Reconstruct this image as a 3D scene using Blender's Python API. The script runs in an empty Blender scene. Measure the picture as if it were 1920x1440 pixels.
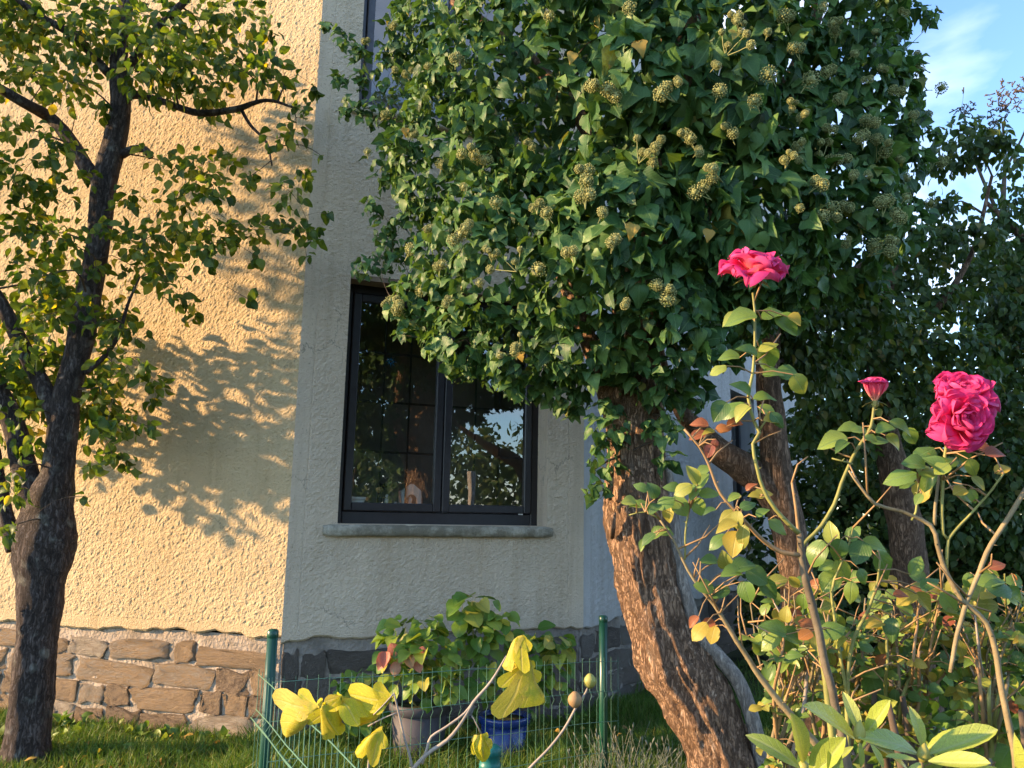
import bpy, math, random
import numpy as np
from mathutils import Matrix, Vector, noise

# ---------------------------------------------------------------- camera, sky, sun, exposure
SC = bpy.context.scene
EYE = 1.5
FPX = 1450.0                        # focal length in pixels of the 1920 px wide photograph
PITCH, ROLL = math.radians(9.4), math.radians(1.1)
FW = np.array([0, math.cos(PITCH), math.sin(PITCH)])
U0 = np.array([0, -math.sin(PITCH), math.cos(PITCH)])
R0 = np.array([1.0, 0, 0])
RT = math.cos(ROLL) * R0 + math.sin(ROLL) * U0
UP = math.cos(ROLL) * U0 - math.sin(ROLL) * R0
cam = bpy.data.cameras.new('camera')
cam.sensor_width = 36.0
cam.lens = 36.0 * FPX / 1920
cam.clip_start, cam.clip_end = 0.05, 3000
co = bpy.data.objects.new('camera', cam)
SC.collection.objects.link(co)
co.matrix_world = Matrix(((RT[0], UP[0], -FW[0], 0), (RT[1], UP[1], -FW[1], 0), (RT[2], UP[2], -FW[2], EYE), (0, 0, 0, 1)))
SC.camera = co

SUN_EL = math.radians(17)
SUN_PHI = math.radians(6.5)           # how far the sun stands in front of the picture plane, to the left
TO_SUN = np.array([-math.cos(SUN_PHI) * math.cos(SUN_EL), -math.sin(SUN_PHI) * math.cos(SUN_EL), math.sin(SUN_EL)])
w = bpy.data.worlds.new('World')
SC.world = w
w.use_nodes = True
nt = w.node_tree
nt.nodes.clear()
sky = nt.nodes.new('ShaderNodeTexSky')
sky.sky_type = 'NISHITA'
sky.sun_disc = False
sky.sun_elevation = SUN_EL
sky.sun_rotation = math.atan2(TO_SUN[0], TO_SUN[1])
sky.air_density, sky.dust_density, sky.ozone_density = 1.0, 0.2, 3.5
tc = nt.nodes.new('ShaderNodeTexCoord')
mp = nt.nodes.new('ShaderNodeMapping')
mp.inputs['Scale'].default_value = (1.0, 1.0, 1.9)
mp.inputs['Location'].default_value = (0.35, 0.1, 0.2)
cn = nt.nodes.new('ShaderNodeTexNoise')
cn.inputs['Scale'].default_value = 2.6
cn.inputs['Detail'].default_value = 7
cn.inputs['Roughness'].default_value = 0.5
cn.inputs['Distortion'].default_value = 0.4
cr = nt.nodes.new('ShaderNodeMapRange')
cr.inputs['From Min'].default_value = 0.5
cr.inputs['From Max'].default_value = 0.72
cr.inputs['To Max'].default_value = 0.7
cm = nt.nodes.new('ShaderNodeMix')
cm.data_type = 'RGBA'
cm.inputs[7].default_value = (4.6, 4.8, 5.2, 1)
bg = nt.nodes.new('ShaderNodeBackground')
bg.inputs['Strength'].default_value = 0.15
wo = nt.nodes.new('ShaderNodeOutputWorld')
L = nt.links.new
L(tc.outputs['Generated'], mp.inputs['Vector'])
L(mp.outputs['Vector'], cn.inputs['Vector'])
L(cn.outputs['Fac'], cr.inputs['Value'])
L(cr.outputs['Result'], cm.inputs['Factor'])
L(sky.outputs['Color'], cm.inputs[6])
L(cm.outputs[2], bg.inputs['Color'])
L(bg.outputs['Background'], wo.inputs['Surface'])

sl = bpy.data.lights.new('sun', 'SUN')
sl.energy = 3.8
sl.angle = math.radians(0.9)
sl.color = (1.0, 0.66, 0.34)
so = bpy.data.objects.new('sun', sl)
SC.collection.objects.link(so)
so.rotation_euler = Vector(TO_SUN).to_track_quat('Z', 'Y').to_euler()
so.location = (-20, 0, 12)

SC.view_settings.view_transform = 'Standard'
SC.view_settings.look = 'None'
SC.view_settings.gamma = 1
SC.view_settings.use_curve_mapping = False
SC.view_settings.exposure = 1.75
SC.render.engine = 'CYCLES'
SC.cycles.max_bounces = 8
SC.cycles.transparent_max_bounces = 12

rng = np.random.default_rng(7)
random.seed(7)

# ---------------------------------------------------------------- measuring helpers
def ray(x, y):
    d = FW * FPX + RT * (x - 960) - UP * (y - 720)
    return d / d[1]
def P(x, y, D):                     # the point seen at photo pixel (x, y), D metres ahead
    return ray(x, y) * D + np.array([0, 0, EYE])
def proj(q):
    q = np.asarray(q, float) - np.array([0, 0, EYE])
    z = q @ FW
    return 960 + FPX * (q @ RT) / z, 720 - FPX * (q @ UP) / z, z
def on_plane(x, y, p0, n):
    d = ray(x, y)
    o = np.array([0, 0, EYE])
    return o + d * (((np.asarray(p0) - o) @ n) / (d @ n))
def nrm(v):
    v = np.asarray(v, float)
    return v / np.maximum(np.linalg.norm(v, axis=-1, keepdims=True), 1e-9)
def vary(lo, hi, n=None):
    return rng.uniform(lo, hi, n)

# ---------------------------------------------------------------- mesh helpers
def make_mesh(name, V, faces, mat=None, uv=None, smooth=True, mats=None, midx=None):
    V = np.asarray(V, np.float32).reshape(-1, 3)
    if not isinstance(faces, list): faces = [faces]
    arrs = []
    if faces and isinstance(faces[0], np.ndarray): arrs = [f for f in faces if len(f)]
    else:
        by = {}
        for f in faces: by.setdefault(len(f), []).append(f)
        arrs = [np.array(v) for v in by.values()]
    me = bpy.data.meshes.new(name)
    me.vertices.add(len(V))
    me.vertices.foreach_set('co', V.ravel())
    loops = np.concatenate([a.ravel() for a in arrs]).astype(np.int32)
    tot = np.concatenate([np.full(len(a), a.shape[1]) for a in arrs]).astype(np.int32)
    start = np.concatenate([[0], np.cumsum(tot)[:-1]]).astype(np.int32)
    me.loops.add(len(loops))
    me.loops.foreach_set('vertex_index', loops)
    me.polygons.add(len(tot))
    me.polygons.foreach_set('loop_start', start)
    me.polygons.foreach_set('loop_total', tot)
    me.polygons.foreach_set('use_smooth', np.full(len(tot), smooth))
    if uv is not None:
        l = me.uv_layers.new(name='UVMap')
        l.data.foreach_set('uv', np.asarray(uv, np.float32)[loops].ravel())
    me.update(calc_edges=True)
    me.validate()
    if mats:
        for m in mats: me.materials.append(m)
        if midx is not None: me.polygons.foreach_set('material_index', np.asarray(midx, np.int32))
    elif mat: me.materials.append(mat)
    return me

class MB:
    """collects pieces of one mesh"""
    def __init__(s): s.V, s.F, s.UV, s.n = [], [], [], 0
    def add(s, V, F, uv=None):
        V = np.asarray(V, float).reshape(-1, 3)
        s.V.append(V)
        s.UV.append(np.asarray(uv, float) if uv is not None else np.zeros((len(V), 2)))
        for f in (F if isinstance(F, list) and len(F) and isinstance(F[0], np.ndarray) else [np.array(q)[None] for q in F]):
            if len(f): s.F.append(np.asarray(f, int) + s.n)
        s.n += len(V)
    def box(s, c, ax, ay, az, bevel=0.0):
        """box with centre c and half-axis vectors"""
        c, ax, ay, az = (np.asarray(q, float) for q in (c, ax, ay, az))
        if bevel <= 0:
            V = [c + i * ax + j * ay + k * az for k in (-1, 1) for j in (-1, 1) for i in (-1, 1)]
            s.add(V, [np.array([[0, 2, 3, 1], [4, 5, 7, 6], [0, 1, 5, 4], [2, 6, 7, 3], [0, 4, 6, 2], [1, 3, 7, 5]])])
            return
        lx, ly, lz = (np.linalg.norm(q) for q in (ax, ay, az))
        bx_, by_, bz_ = ax * (1 - bevel / lx), ay * (1 - bevel / ly), az * (1 - bevel / lz)
        V, idx = [], {}
        for i in (-1, 1):
            for j in (-1, 1):
                for k in (-1, 1):
                    for t, (a, b, d) in enumerate(((ax, by_, bz_), (bx_, ay, bz_), (bx_, by_, az))):
                        idx[i, j, k, t] = len(V)
                        V.append(c + i * a + j * b + k * d)
        F = []
        def q(*k): F.append([idx[a] for a in k])
        for i in (-1, 1):
            q((i, -1, -1, 0), (i, 1, -1, 0), (i, 1, 1, 0), (i, -1, 1, 0))
            q((-1, i, -1, 1), (1, i, -1, 1), (1, i, 1, 1), (-1, i, 1, 1))
            q((-1, -1, i, 2), (1, -1, i, 2), (1, 1, i, 2), (-1, 1, i, 2))
            for j in (-1, 1):
                q((i, j, -1, 0), (i, j, 1, 0), (i, j, 1, 1), (i, j, -1, 1))
                q((i, -1, j, 0), (i, 1, j, 0), (i, 1, j, 2), (i, -1, j, 2))
                q((-1, i, j, 1), (1, i, j, 1), (1, i, j, 2), (-1, i, j, 2))
                for k in (-1, 1): q((i, j, k, 0), (i, j, k, 1), (i, j, k, 2))
        s.add(V, F)
    def tube(s, pts, rad, seg=8, cap=True, rough=0.0, rscale=6.0, ridge=0.0, seed=0.0, flare=None):
        V, F, uv = tube(pts, rad, seg, cap, rough, rscale, ridge, seed)
        s.add(V, F, uv)
    def lathe(s, c, prof, seg=24):
        c = np.asarray(c, float)
        a = np.linspace(0, 2 * math.pi, seg, endpoint=False)
        V = [c + [r * math.cos(t), r * math.sin(t), z] for r, z in prof for t in a]
        F = []
        for k in range(len(prof) - 1):
            for i in range(seg):
                j = (i + 1) % seg
                F.append([k * seg + i, k * seg + j, (k + 1) * seg + j, (k + 1) * seg + i])
        s.add(V, [np.array(F)])
    def arrays(s): return np.concatenate(s.V), s.F, np.concatenate(s.UV)
    def mesh(s, name, mat, origin=None, smooth=True):
        V, F, uv = s.arrays()
        if origin is not None: V = V - np.asarray(origin)
        t3 = [f for f in s.F if f.shape[1] == 3]
        t4 = [f for f in s.F if f.shape[1] == 4]
        tn = [f for f in s.F if f.shape[1] > 4]
        fs = ([np.concatenate(t3)] if t3 else []) + ([np.concatenate(t4)] if t4 else []) + tn
        return make_mesh(name, V, fs, mat, uv, smooth)

def spline(pts, rad, step):
    pts, rad = np.asarray(pts, float), np.asarray(rad, float)
    if len(pts) < 2: return pts, rad
    P0 = np.vstack([2 * pts[0] - pts[1], pts, 2 * pts[-1] - pts[-2]])
    R_ = np.concatenate([[rad[0]], rad, [rad[-1]]])
    op, orr = [], []
    for i in range(1, len(P0) - 2):
        L_ = np.linalg.norm(P0[i + 1] - P0[i])
        n = max(1, int(round(L_ / step)))
        for k in range(n):
            t = k / n
            a, b, c, d = P0[i - 1], P0[i], P0[i + 1], P0[i + 2]
            op.append(0.5 * (2 * b + (c - a) * t + (2 * a - 5 * b + 4 * c - d) * t * t + (3 * b - a - 3 * c + d) * t ** 3))
            orr.append(R_[i] + (R_[i + 1] - R_[i]) * (t * t * (3 - 2 * t)))
    op.append(pts[-1]); orr.append(rad[-1])
    return np.array(op), np.array(orr)

def tube(pts, rad, seg=8, cap=True, rough=0.0, rscale=6.0, ridge=0.0, seed=0.0):
    pts = np.asarray(pts, float)
    n = len(pts)
    T = nrm(np.gradient(pts, axis=0))
    up = np.array([0, 1.0, 0]) if abs(T[0][1]) < 0.9 else np.array([1.0, 0, 0])
    N = nrm(np.cross(T[0], up))
    V, uv = [], []
    a = np.linspace(0, 2 * math.pi, seg, endpoint=False)
    ln = 0
    for i in range(n):
        N = nrm(N - (N @ T[i]) * T[i])
        B = np.cross(T[i], N)
        if i: ln += np.linalg.norm(pts[i] - pts[i - 1])
        for k, t in enumerate(a):
            r = rad[i]
            if rough > 0:
                q = Vector((math.cos(t) * rad[i] * rscale * 1.4, math.sin(t) * rad[i] * rscale * 1.4, ln * rscale * 0.55 + seed))
                r *= 1 + rough * (noise.noise(q) + 0.5 * noise.noise(q * 2.3))
                if ridge > 0:
                    q2 = Vector((math.cos(t) * 4.5, math.sin(t) * 4.5, ln * 3.0 + seed))
                    v = 1 - abs(noise.noise(q2)) * 2.2
                    r *= 1 + ridge * (max(v, 0) ** 2 - 0.35) * (0.4 + 0.6 * abs(noise.noise(q2 * 0.4 + Vector((9, 3, 1)))) * 2)
                    q3 = Vector((math.cos(t) * 10, math.sin(t) * 10, ln * 9.0 + seed * 2))
                    r *= 1 - ridge * 0.55 * max(0, 0.22 - abs(noise.noise(q3))) * 3.0 + ridge * 0.12 * noise.noise(q3 * 2.1)
            V.append(pts[i] + N * math.cos(t) * r + B * math.sin(t) * r)
            uv.append((t / (2 * math.pi), ln))
    F = []
    for i in range(n - 1):
        for k in range(seg):
            j = (k + 1) % seg
            F.append([i * seg + k, i * seg + j, (i + 1) * seg + j, (i + 1) * seg + k])
    Fl = [np.array(F)]
    if cap:
        V.append(pts[0]); V.append(pts[-1]); uv += [(0, 0), (0, ln)]
        Fl.append(np.array([[len(V) - 2, (k + 1) % seg, k] for k in range(seg)] + [[len(V) - 1, (n - 1) * seg + k, (n - 1) * seg + (k + 1) % seg] for k in range(seg)]))
    return np.array(V), Fl, np.array(uv)

# ---------------------------------------------------------------- object helpers
COL = SC.collection.objects
def tag(o, label=None, cat=None, group=None, kind=None):
    if label: o['label'] = label
    if cat: o['category'] = cat
    if group: o['group'] = group
    if kind: o['kind'] = kind
    return o
def thing(name, label, cat, base, group=None):
    o = bpy.data.objects.new(name, None)
    o.empty_display_size = 0.1
    COL.link(o)
    o.location = [float(q) for q in base]
    return tag(o, label, cat, group)
def single(name, me, label=None, cat=None, base=(0, 0, 0), group=None, kind=None):
    o = bpy.data.objects.new(name, me)
    COL.link(o)
    o.location = [float(q) for q in base]
    return tag(o, label, cat, group, kind)
def part(name, me, parent, label=None, kind=None, loc=None):
    o = bpy.data.objects.new(name, me)
    COL.link(o)
    o.parent = parent
    if loc is not None: o.location = [float(q) for q in loc]
    if label: o['label'] = label
    if kind: o['kind'] = kind
    return o
def frame(Y, Z):
    Y = nrm(Y)
    Z = np.asarray(Z, float)
    Z = nrm(Z - (Z * Y).sum(-1, keepdims=True) * Y)
    return np.cross(Y, Z), Y, Z
def placed(name, me, parent, base, pos, Y, Z, s, label=None):
    X, Y, Z = frame(np.asarray(Y, float), np.asarray(Z, float))
    p = np.asarray(pos) - np.asarray(base)
    o = bpy.data.objects.new(name, me)
    COL.link(o)
    o.parent = parent
    o.matrix_basis = Matrix(((X[0] * s, Y[0] * s, Z[0] * s, p[0]), (X[1] * s, Y[1] * s, Z[1] * s, p[1]), (X[2] * s, Y[2] * s, Z[2] * s, p[2]), (0, 0, 0, 1)))
    if label: o['label'] = label
    return o

# ---------------------------------------------------------------- materials
def newmat(name):
    m = bpy.data.materials.new(name)
    m.use_nodes = True
    n = m.node_tree.nodes
    b = n['Principled BSDF']
    b.inputs['Specular IOR Level'].default_value = 0.35
    return m, n, m.node_tree.links.new, b
def node(n, t, **kw):
    q = n.new(t)
    for k, v in kw.items():
        if hasattr(q, k): setattr(q, k, v)
        else: q.inputs[k].default_value = v
    return q
def ramp(n, stops):
    r = n.new('ShaderNodeValToRGB')
    e = r.color_ramp.elements
    e[0].position, e[0].color = stops[0][0], (*stops[0][1], 1)
    e[1].position, e[1].color = stops[-1][0], (*stops[-1][1], 1)
    for p, c in stops[1:-1]:
        q = e.new(p)
        q.color = (*c, 1)
    return r
def plain(name, col, rough=0.5, spec=0.4, var=0.12, scale=9.0, bump=0.0, bscale=60.0, metal=0.0):
    m, n, l, b = newmat(name)
    t = node(n, 'ShaderNodeTexCoord')
    x = node(n, 'ShaderNodeTexNoise', Scale=scale, Detail=5.0)
    l(t.outputs['Object'], x.inputs['Vector'])
    r = ramp(n, [(0.3, tuple(c * (1 - var) for c in col)), (0.7, tuple(c * (1 + var) for c in col))])
    l(x.outputs['Fac'], r.inputs['Fac'])
    l(r.outputs['Color'], b.inputs['Base Color'])
    b.inputs['Roughness'].default_value = rough
    b.inputs['Specular IOR Level'].default_value = spec
    b.inputs['Metallic'].default_value = metal
    if bump > 0:
        y = node(n, 'ShaderNodeTexNoise', Scale=bscale, Detail=4.0)
        l(t.outputs['Object'], y.inputs['Vector'])
        u = node(n, 'ShaderNodeBump', Strength=0.8, Distance=bump)
        l(y.outputs['Fac'], u.inputs['Height'])
        l(u.outputs['Normal'], b.inputs['Normal'])
    return m
def leafmat(name, cols, trans=0.35, rough=0.42, spec=0.4, vein=None, veinmix=0.5, tcol=(1.15, 1.1, 0.45), edge=None):
    """cols: list of (position, colour) over a random number per leaf"""
    m, n, l, b = newmat(name)
    oi = node(n, 'ShaderNodeObjectInfo')
    ge = node(n, 'ShaderNodeNewGeometry')
    ad = node(n, 'ShaderNodeMath', operation='ADD')
    fr = node(n, 'ShaderNodeMath', operation='FRACT')
    l(oi.outputs['Random'], ad.inputs[0])
    l(ge.outputs['Random Per Island'], ad.inputs[1])
    l(ad.outputs[0], fr.inputs[0])
    r = ramp(n, cols)
    l(fr.outputs[0], r.inputs['Fac'])
    t = node(n, 'ShaderNodeTexCoord')
    x = node(n, 'ShaderNodeTexNoise', Scale=55.0, Detail=3.0)
    l(t.outputs['Object'], x.inputs['Vector'])
    mr = node(n, 'ShaderNodeMapRange', **{'From Min': 0.3, 'From Max': 0.7, 'To Min': 0.78, 'To Max': 1.2})
    l(x.outputs['Fac'], mr.inputs['Value'])
    mu = node(n, 'ShaderNodeVectorMath', operation='SCALE')
    l(r.outputs['Color'], mu.inputs[0])
    l(mr.outputs['Result'], mu.inputs['Scale'])
    col = mu.outputs[0]
    if vein:
        sp = node(n, 'ShaderNodeSeparateXYZ')
        l(t.outputs['UV'], sp.inputs[0])
        au = node(n, 'ShaderNodeMath', operation='ABSOLUTE')
        l(sp.outputs['X'], au.inputs[0])
        # midrib
        m1 = node(n, 'ShaderNodeMapRange', **{'From Min': 0.02, 'From Max': 0.07, 'To Min': 1.0, 'To Max': 0.0})
        l(au.outputs[0], m1.inputs['Value'])
        # side veins run forward from the midrib
        s1 = node(n, 'ShaderNodeMath', operation='MULTIPLY_ADD')
        s1.inputs[1].default_value = -0.75
        l(au.outputs[0], s1.inputs[0]); l(sp.outputs['Y'], s1.inputs[2])
        s2 = node(n, 'ShaderNodeMath', operation='MULTIPLY'); s2.inputs[1].default_value = 6.0
        l(s1.outputs[0], s2.inputs[0])
        s3 = node(n, 'ShaderNodeMath', operation='PINGPONG'); s3.inputs[1].default_value = 0.5
        l(s2.outputs[0], s3.inputs[0])
        m2 = node(n, 'ShaderNodeMapRange', **{'From Min': 0.0, 'From Max': 0.1, 'To Min': 0.6, 'To Max': 0.0})
        l(s3.outputs[0], m2.inputs['Value'])
        mx = node(n, 'ShaderNodeMath', operation='MAXIMUM')
        l(m1.outputs[0], mx.inputs[0]); l(m2.outputs[0], mx.inputs[1])
        mm = node(n, 'ShaderNodeMath', operation='MULTIPLY'); mm.inputs[1].default_value = veinmix
        l(mx.outputs[0], mm.inputs[0])
        mc = node(n, 'ShaderNodeMix', data_type='RGBA')
        l(mm.outputs[0], mc.inputs['Factor'])
        l(col, mc.inputs[6])
        mc.inputs[7].default_value = (*vein, 1)
        col = mc.outputs[2]
        bu = node(n, 'ShaderNodeBump', Strength=0.35, Distance=0.002)
        bu.invert = True
        l(mx.outputs[0], bu.inputs['Height'])
        l(bu.outputs['Normal'], b.inputs['Normal'])
    l(col, b.inputs['Base Color'])
    b.inputs['Roughness'].default_value = rough
    b.inputs['Specular IOR Level'].default_value = spec
    tr = node(n, 'ShaderNodeBsdfTranslucent')
    vm = node(n, 'ShaderNodeVectorMath', operation='MULTIPLY')
    l(col, vm.inputs[0])
    vm.inputs[1].default_value = tcol
    l(vm.outputs[0], tr.inputs['Color'])
    ms = node(n, 'ShaderNodeMixShader')
    ms.inputs[0].default_value = trans
    l(b.outputs[0], ms.inputs[1]); l(tr.outputs[0], ms.inputs[2])
    l(ms.outputs[0], n['Material Output'].inputs['Surface'])
    return m
def patches(m, col, lo, hi, scale, amount=0.9):
    """blotches with a shape of their own over the leaf colour"""
    n, l = m.node_tree.nodes, m.node_tree.links.new
    b = n['Principled BSDF']
    src = b.inputs['Base Color'].links[0].from_socket
    t = node(n, 'ShaderNodeTexCoord')
    oi = node(n, 'ShaderNodeObjectInfo')
    ad = node(n, 'ShaderNodeVectorMath', operation='ADD')
    l(t.outputs['Object'], ad.inputs[0]); l(oi.outputs['Location'], ad.inputs[1])
    x = node(n, 'ShaderNodeTexNoise', Scale=scale, Detail=5.0, Roughness=0.65)
    l(ad.outputs[0], x.inputs['Vector'])
    r = node(n, 'ShaderNodeMapRange', **{'From Min': lo, 'From Max': hi, 'To Max': amount})
    l(x.outputs['Fac'], r.inputs['Value'])
    mx = node(n, 'ShaderNodeMix', data_type='RGBA')
    l(r.outputs[0], mx.inputs['Factor']); l(src, mx.inputs[6]); mx.inputs[7].default_value = (*col, 1)
    l(mx.outputs[2], b.inputs['Base Color'])
    for q in n:
        if q.type == 'VECT_MATH' and q.operation == 'MULTIPLY' and q.inputs[0].links and q.inputs[0].links[0].from_socket == src: l(mx.outputs[2], q.inputs[0])
def barkmat(name, c1, c2, c3=None, su=7.0, sv=5.0, bump=0.012, lichen=None, spec=0.2):
    m, n, l, b = newmat(name)
    t = node(n, 'ShaderNodeTexCoord')
    mp = node(n, 'ShaderNodeMapping')
    mp.inputs['Scale'].default_value = (su, sv, 1)
    l(t.outputs['UV'], mp.inputs['Vector'])
    ob = node(n, 'ShaderNodeMapping')
    ob.inputs['Scale'].default_value = (22, 22, 7)
    l(t.outputs['Object'], ob.inputs['Vector'])
    x = node(n, 'ShaderNodeTexNoise', Scale=1.6, Detail=8.0, Roughness=0.68, Distortion=0.5)
    l(ob.outputs[0], x.inputs['Vector'])
    v = node(n, 'ShaderNodeTexVoronoi', Scale=1.3, feature='DISTANCE_TO_EDGE')
    ob2 = node(n, 'ShaderNodeMapping')
    ob2.inputs['Scale'].default_value = (34, 34, 6)
    mixv = node(n, 'ShaderNodeVectorMath', operation='MULTIPLY_ADD')
    mixv.inputs[1].default_value = (3.0, 3.0, 3.0)
    l(t.outputs['Object'], ob2.inputs['Vector'])
    l(x.outputs['Color'], mixv.inputs[0]); l(ob2.outputs[0], mixv.inputs[2])
    l(mixv.outputs[0], v.inputs['Vector'])
    cr_ = node(n, 'ShaderNodeMapRange', **{'From Min': 0.0, 'From Max': 0.16})
    l(v.outputs['Distance'], cr_.inputs['Value'])
    r = ramp(n, [(0.32, c1), (0.55, c2), (0.72, c3 or c2)])
    l(x.outputs['Fac'], r.inputs['Fac'])
    mx = node(n, 'ShaderNodeMix', data_type='RGBA')
    mm = node(n, 'ShaderNodeMapRange', **{'To Min': 0.45, 'To Max': 1.0})
    l(cr_.outputs[0], mm.inputs['Value'])
    l(mm.outputs[0], mx.inputs['Factor'])
    mx.inputs[6].default_value = (c1[0] * 0.5, c1[1] * 0.5, c1[2] * 0.5, 1)
    l(r.outputs['Color'], mx.inputs[7])
    col = mx.outputs[2]
    if lichen:
        y = node(n, 'ShaderNodeTexNoise', Scale=9.0, Detail=6.0)
        l(t.outputs['Object'], y.inputs['Vector'])
        lr = node(n, 'ShaderNodeMapRange', **{'From Min': 0.58, 'From Max': 0.7, 'To Max': 0.8})
        l(y.outputs['Fac'], lr.inputs['Value'])
        m2 = node(n, 'ShaderNodeMix', data_type='RGBA')
        l(lr.outputs[0], m2.inputs['Factor']); l(col, m2.inputs[6])
        m2.inputs[7].default_value = (*lichen, 1)
        col = m2.outputs[2]
    l(col, b.inputs['Base Color'])
    b.inputs['Roughness'].default_value = 0.85
    b.inputs['Specular IOR Level'].default_value = spec
    h = node(n, 'ShaderNodeMath', operation='MULTIPLY_ADD')
    h.inputs[1].default_value = 0.5
    l(cr_.outputs[0], h.inputs[0]); l(x.outputs['Fac'], h.inputs[2])
    bu = node(n, 'ShaderNodeBump', Strength=1.0, Distance=bump)
    l(h.outputs[0], bu.inputs['Height'])
    l(bu.outputs['Normal'], b.inputs['Normal'])
    return m
def stucco(name, col, bump=0.012, scale=42.0, specks=0.5):
    m, n, l, b = newmat(name)
    t = node(n, 'ShaderNodeTexCoord')
    x = node(n, 'ShaderNodeTexNoise', Scale=scale * 1.5, Detail=7.0, Roughness=0.78)
    l(t.outputs['Object'], x.inputs['Vector'])
    big = node(n, 'ShaderNodeTexNoise', Scale=1.3, Detail=6.0, Roughness=0.6)
    l(t.outputs['Object'], big.inputs['Vector'])
    r = ramp(n, [(0.3, tuple(c * 0.86 for c in col)), (0.52, col), (0.75, tuple(min(c * 1.08, 0.85) for c in col))])
    l(big.outputs['Fac'], r.inputs['Fac'])
    # yellow brown weather stains
    st = node(n, 'ShaderNodeTexNoise', Scale=4.5, Detail=8.0, Roughness=0.7)
    mp = node(n, 'ShaderNodeMapping'); mp.inputs['Scale'].default_value = (1, 1, 0.45)
    l(t.outputs['Object'], mp.inputs['Vector']); l(mp.outputs[0], st.inputs['Vector'])
    sr = node(n, 'ShaderNodeMapRange', **{'From Min': 0.56, 'From Max': 0.75, 'To Max': 0.4})
    l(st.outputs['Fac'], sr.inputs['Value'])
    m1 = node(n, 'ShaderNodeMix', data_type='RGBA')
    l(sr.outputs[0], m1.inputs['Factor']); l(r.outputs['Color'], m1.inputs[6])
    m1.inputs[7].default_value = (col[0] * 0.7, col[1] * 0.6, col[2] * 0.42, 1)
    # dark grit in the pits of the roughcast
    gr = node(n, 'ShaderNodeTexNoise', Scale=scale * 1.1, Detail=3.0, Roughness=0.6)
    l(t.outputs['Object'], gr.inputs['Vector'])
    g2 = node(n, 'ShaderNodeMapRange', **{'From Min': 0.62, 'From Max': 0.72, 'To Max': specks})
    l(gr.outputs['Fac'], g2.inputs['Value'])
    m2 = node(n, 'ShaderNodeMix', data_type='RGBA')
    l(g2.outputs[0], m2.inputs['Factor']); l(m1.outputs[2], m2.inputs[6])
    m2.inputs[7].default_value = (col[0] * 0.45, col[1] * 0.42, col[2] * 0.38, 1)
    ck = node(n, 'ShaderNodeTexVoronoi', Scale=0.95, feature='DISTANCE_TO_EDGE')
    cd = node(n, 'ShaderNodeVectorMath', operation='MULTIPLY_ADD'); cd.inputs[1].default_value = (0.35, 0.35, 0.35)
    l(st.outputs['Color'], cd.inputs[0]); l(t.outputs['Object'], cd.inputs[2]); l(cd.outputs[0], ck.inputs['Vector'])
    c1_ = node(n, 'ShaderNodeMapRange', **{'From Min': 0.001, 'From Max': 0.005, 'To Min': 0.55, 'To Max': 0.0})
    l(ck.outputs['Distance'], c1_.inputs['Value'])
    c2_ = node(n, 'ShaderNodeMapRange', **{'From Min': 0.5, 'From Max': 0.56})
    l(big.outputs['Fac'], c2_.inputs['Value'])
    c3_ = node(n, 'ShaderNodeMath', operation='MULTIPLY'); l(c1_.outputs[0], c3_.inputs[0]); l(c2_.outputs[0], c3_.inputs[1])
    m3 = node(n, 'ShaderNodeMix', data_type='RGBA'); l(c3_.outputs[0], m3.inputs['Factor']); l(m2.outputs[2], m3.inputs[6])
    m3.inputs[7].default_value = (0.07, 0.06, 0.05, 1)
    # vertical rain streaks
    rs = node(n, 'ShaderNodeTexNoise', Scale=7.0, Detail=6.0, Roughness=0.6)
    rm = node(n, 'ShaderNodeMapping'); rm.inputs['Scale'].default_value = (1.6, 1.6, 0.10)
    l(t.outputs['Object'], rm.inputs['Vector']); l(rm.outputs[0], rs.inputs['Vector'])
    rr = node(n, 'ShaderNodeMapRange', **{'From Min': 0.48, 'From Max': 0.72, 'To Max': 0.5})
    l(rs.outputs['Fac'], rr.inputs['Value'])
    m4 = node(n, 'ShaderNodeMix', data_type='RGBA'); l(rr.outputs[0], m4.inputs['Factor']); l(m3.outputs[2], m4.inputs[6])
    m4.inputs[7].default_value = (col[0] * 0.66, col[1] * 0.6, col[2] * 0.52, 1)
    l(m4.outputs[2], b.inputs['Base Color'])
    b.inputs['Roughness'].default_value = 0.92
    b.inputs['Specular IOR Level'].default_value = 0.15
    # relief: coarse throws of plaster over a finer grain
    vo = node(n, 'ShaderNodeTexVoronoi', Scale=scale * 1.9, feature='F1')
    l(t.outputs['Object'], vo.inputs['Vector'])
    h = node(n, 'ShaderNodeMath', operation='MULTIPLY_ADD'); h.inputs[1].default_value = -0.38
    l(vo.outputs['Distance'], h.inputs[0]); l(x.outputs['Fac'], h.inputs[2])
    bu = node(n, 'ShaderNodeBump', Strength=1.0, Distance=bump)
    l(h.outputs[0], bu.inputs['Height'])
    l(bu.outputs['Normal'], b.inputs['Normal'])
    return m

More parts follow.
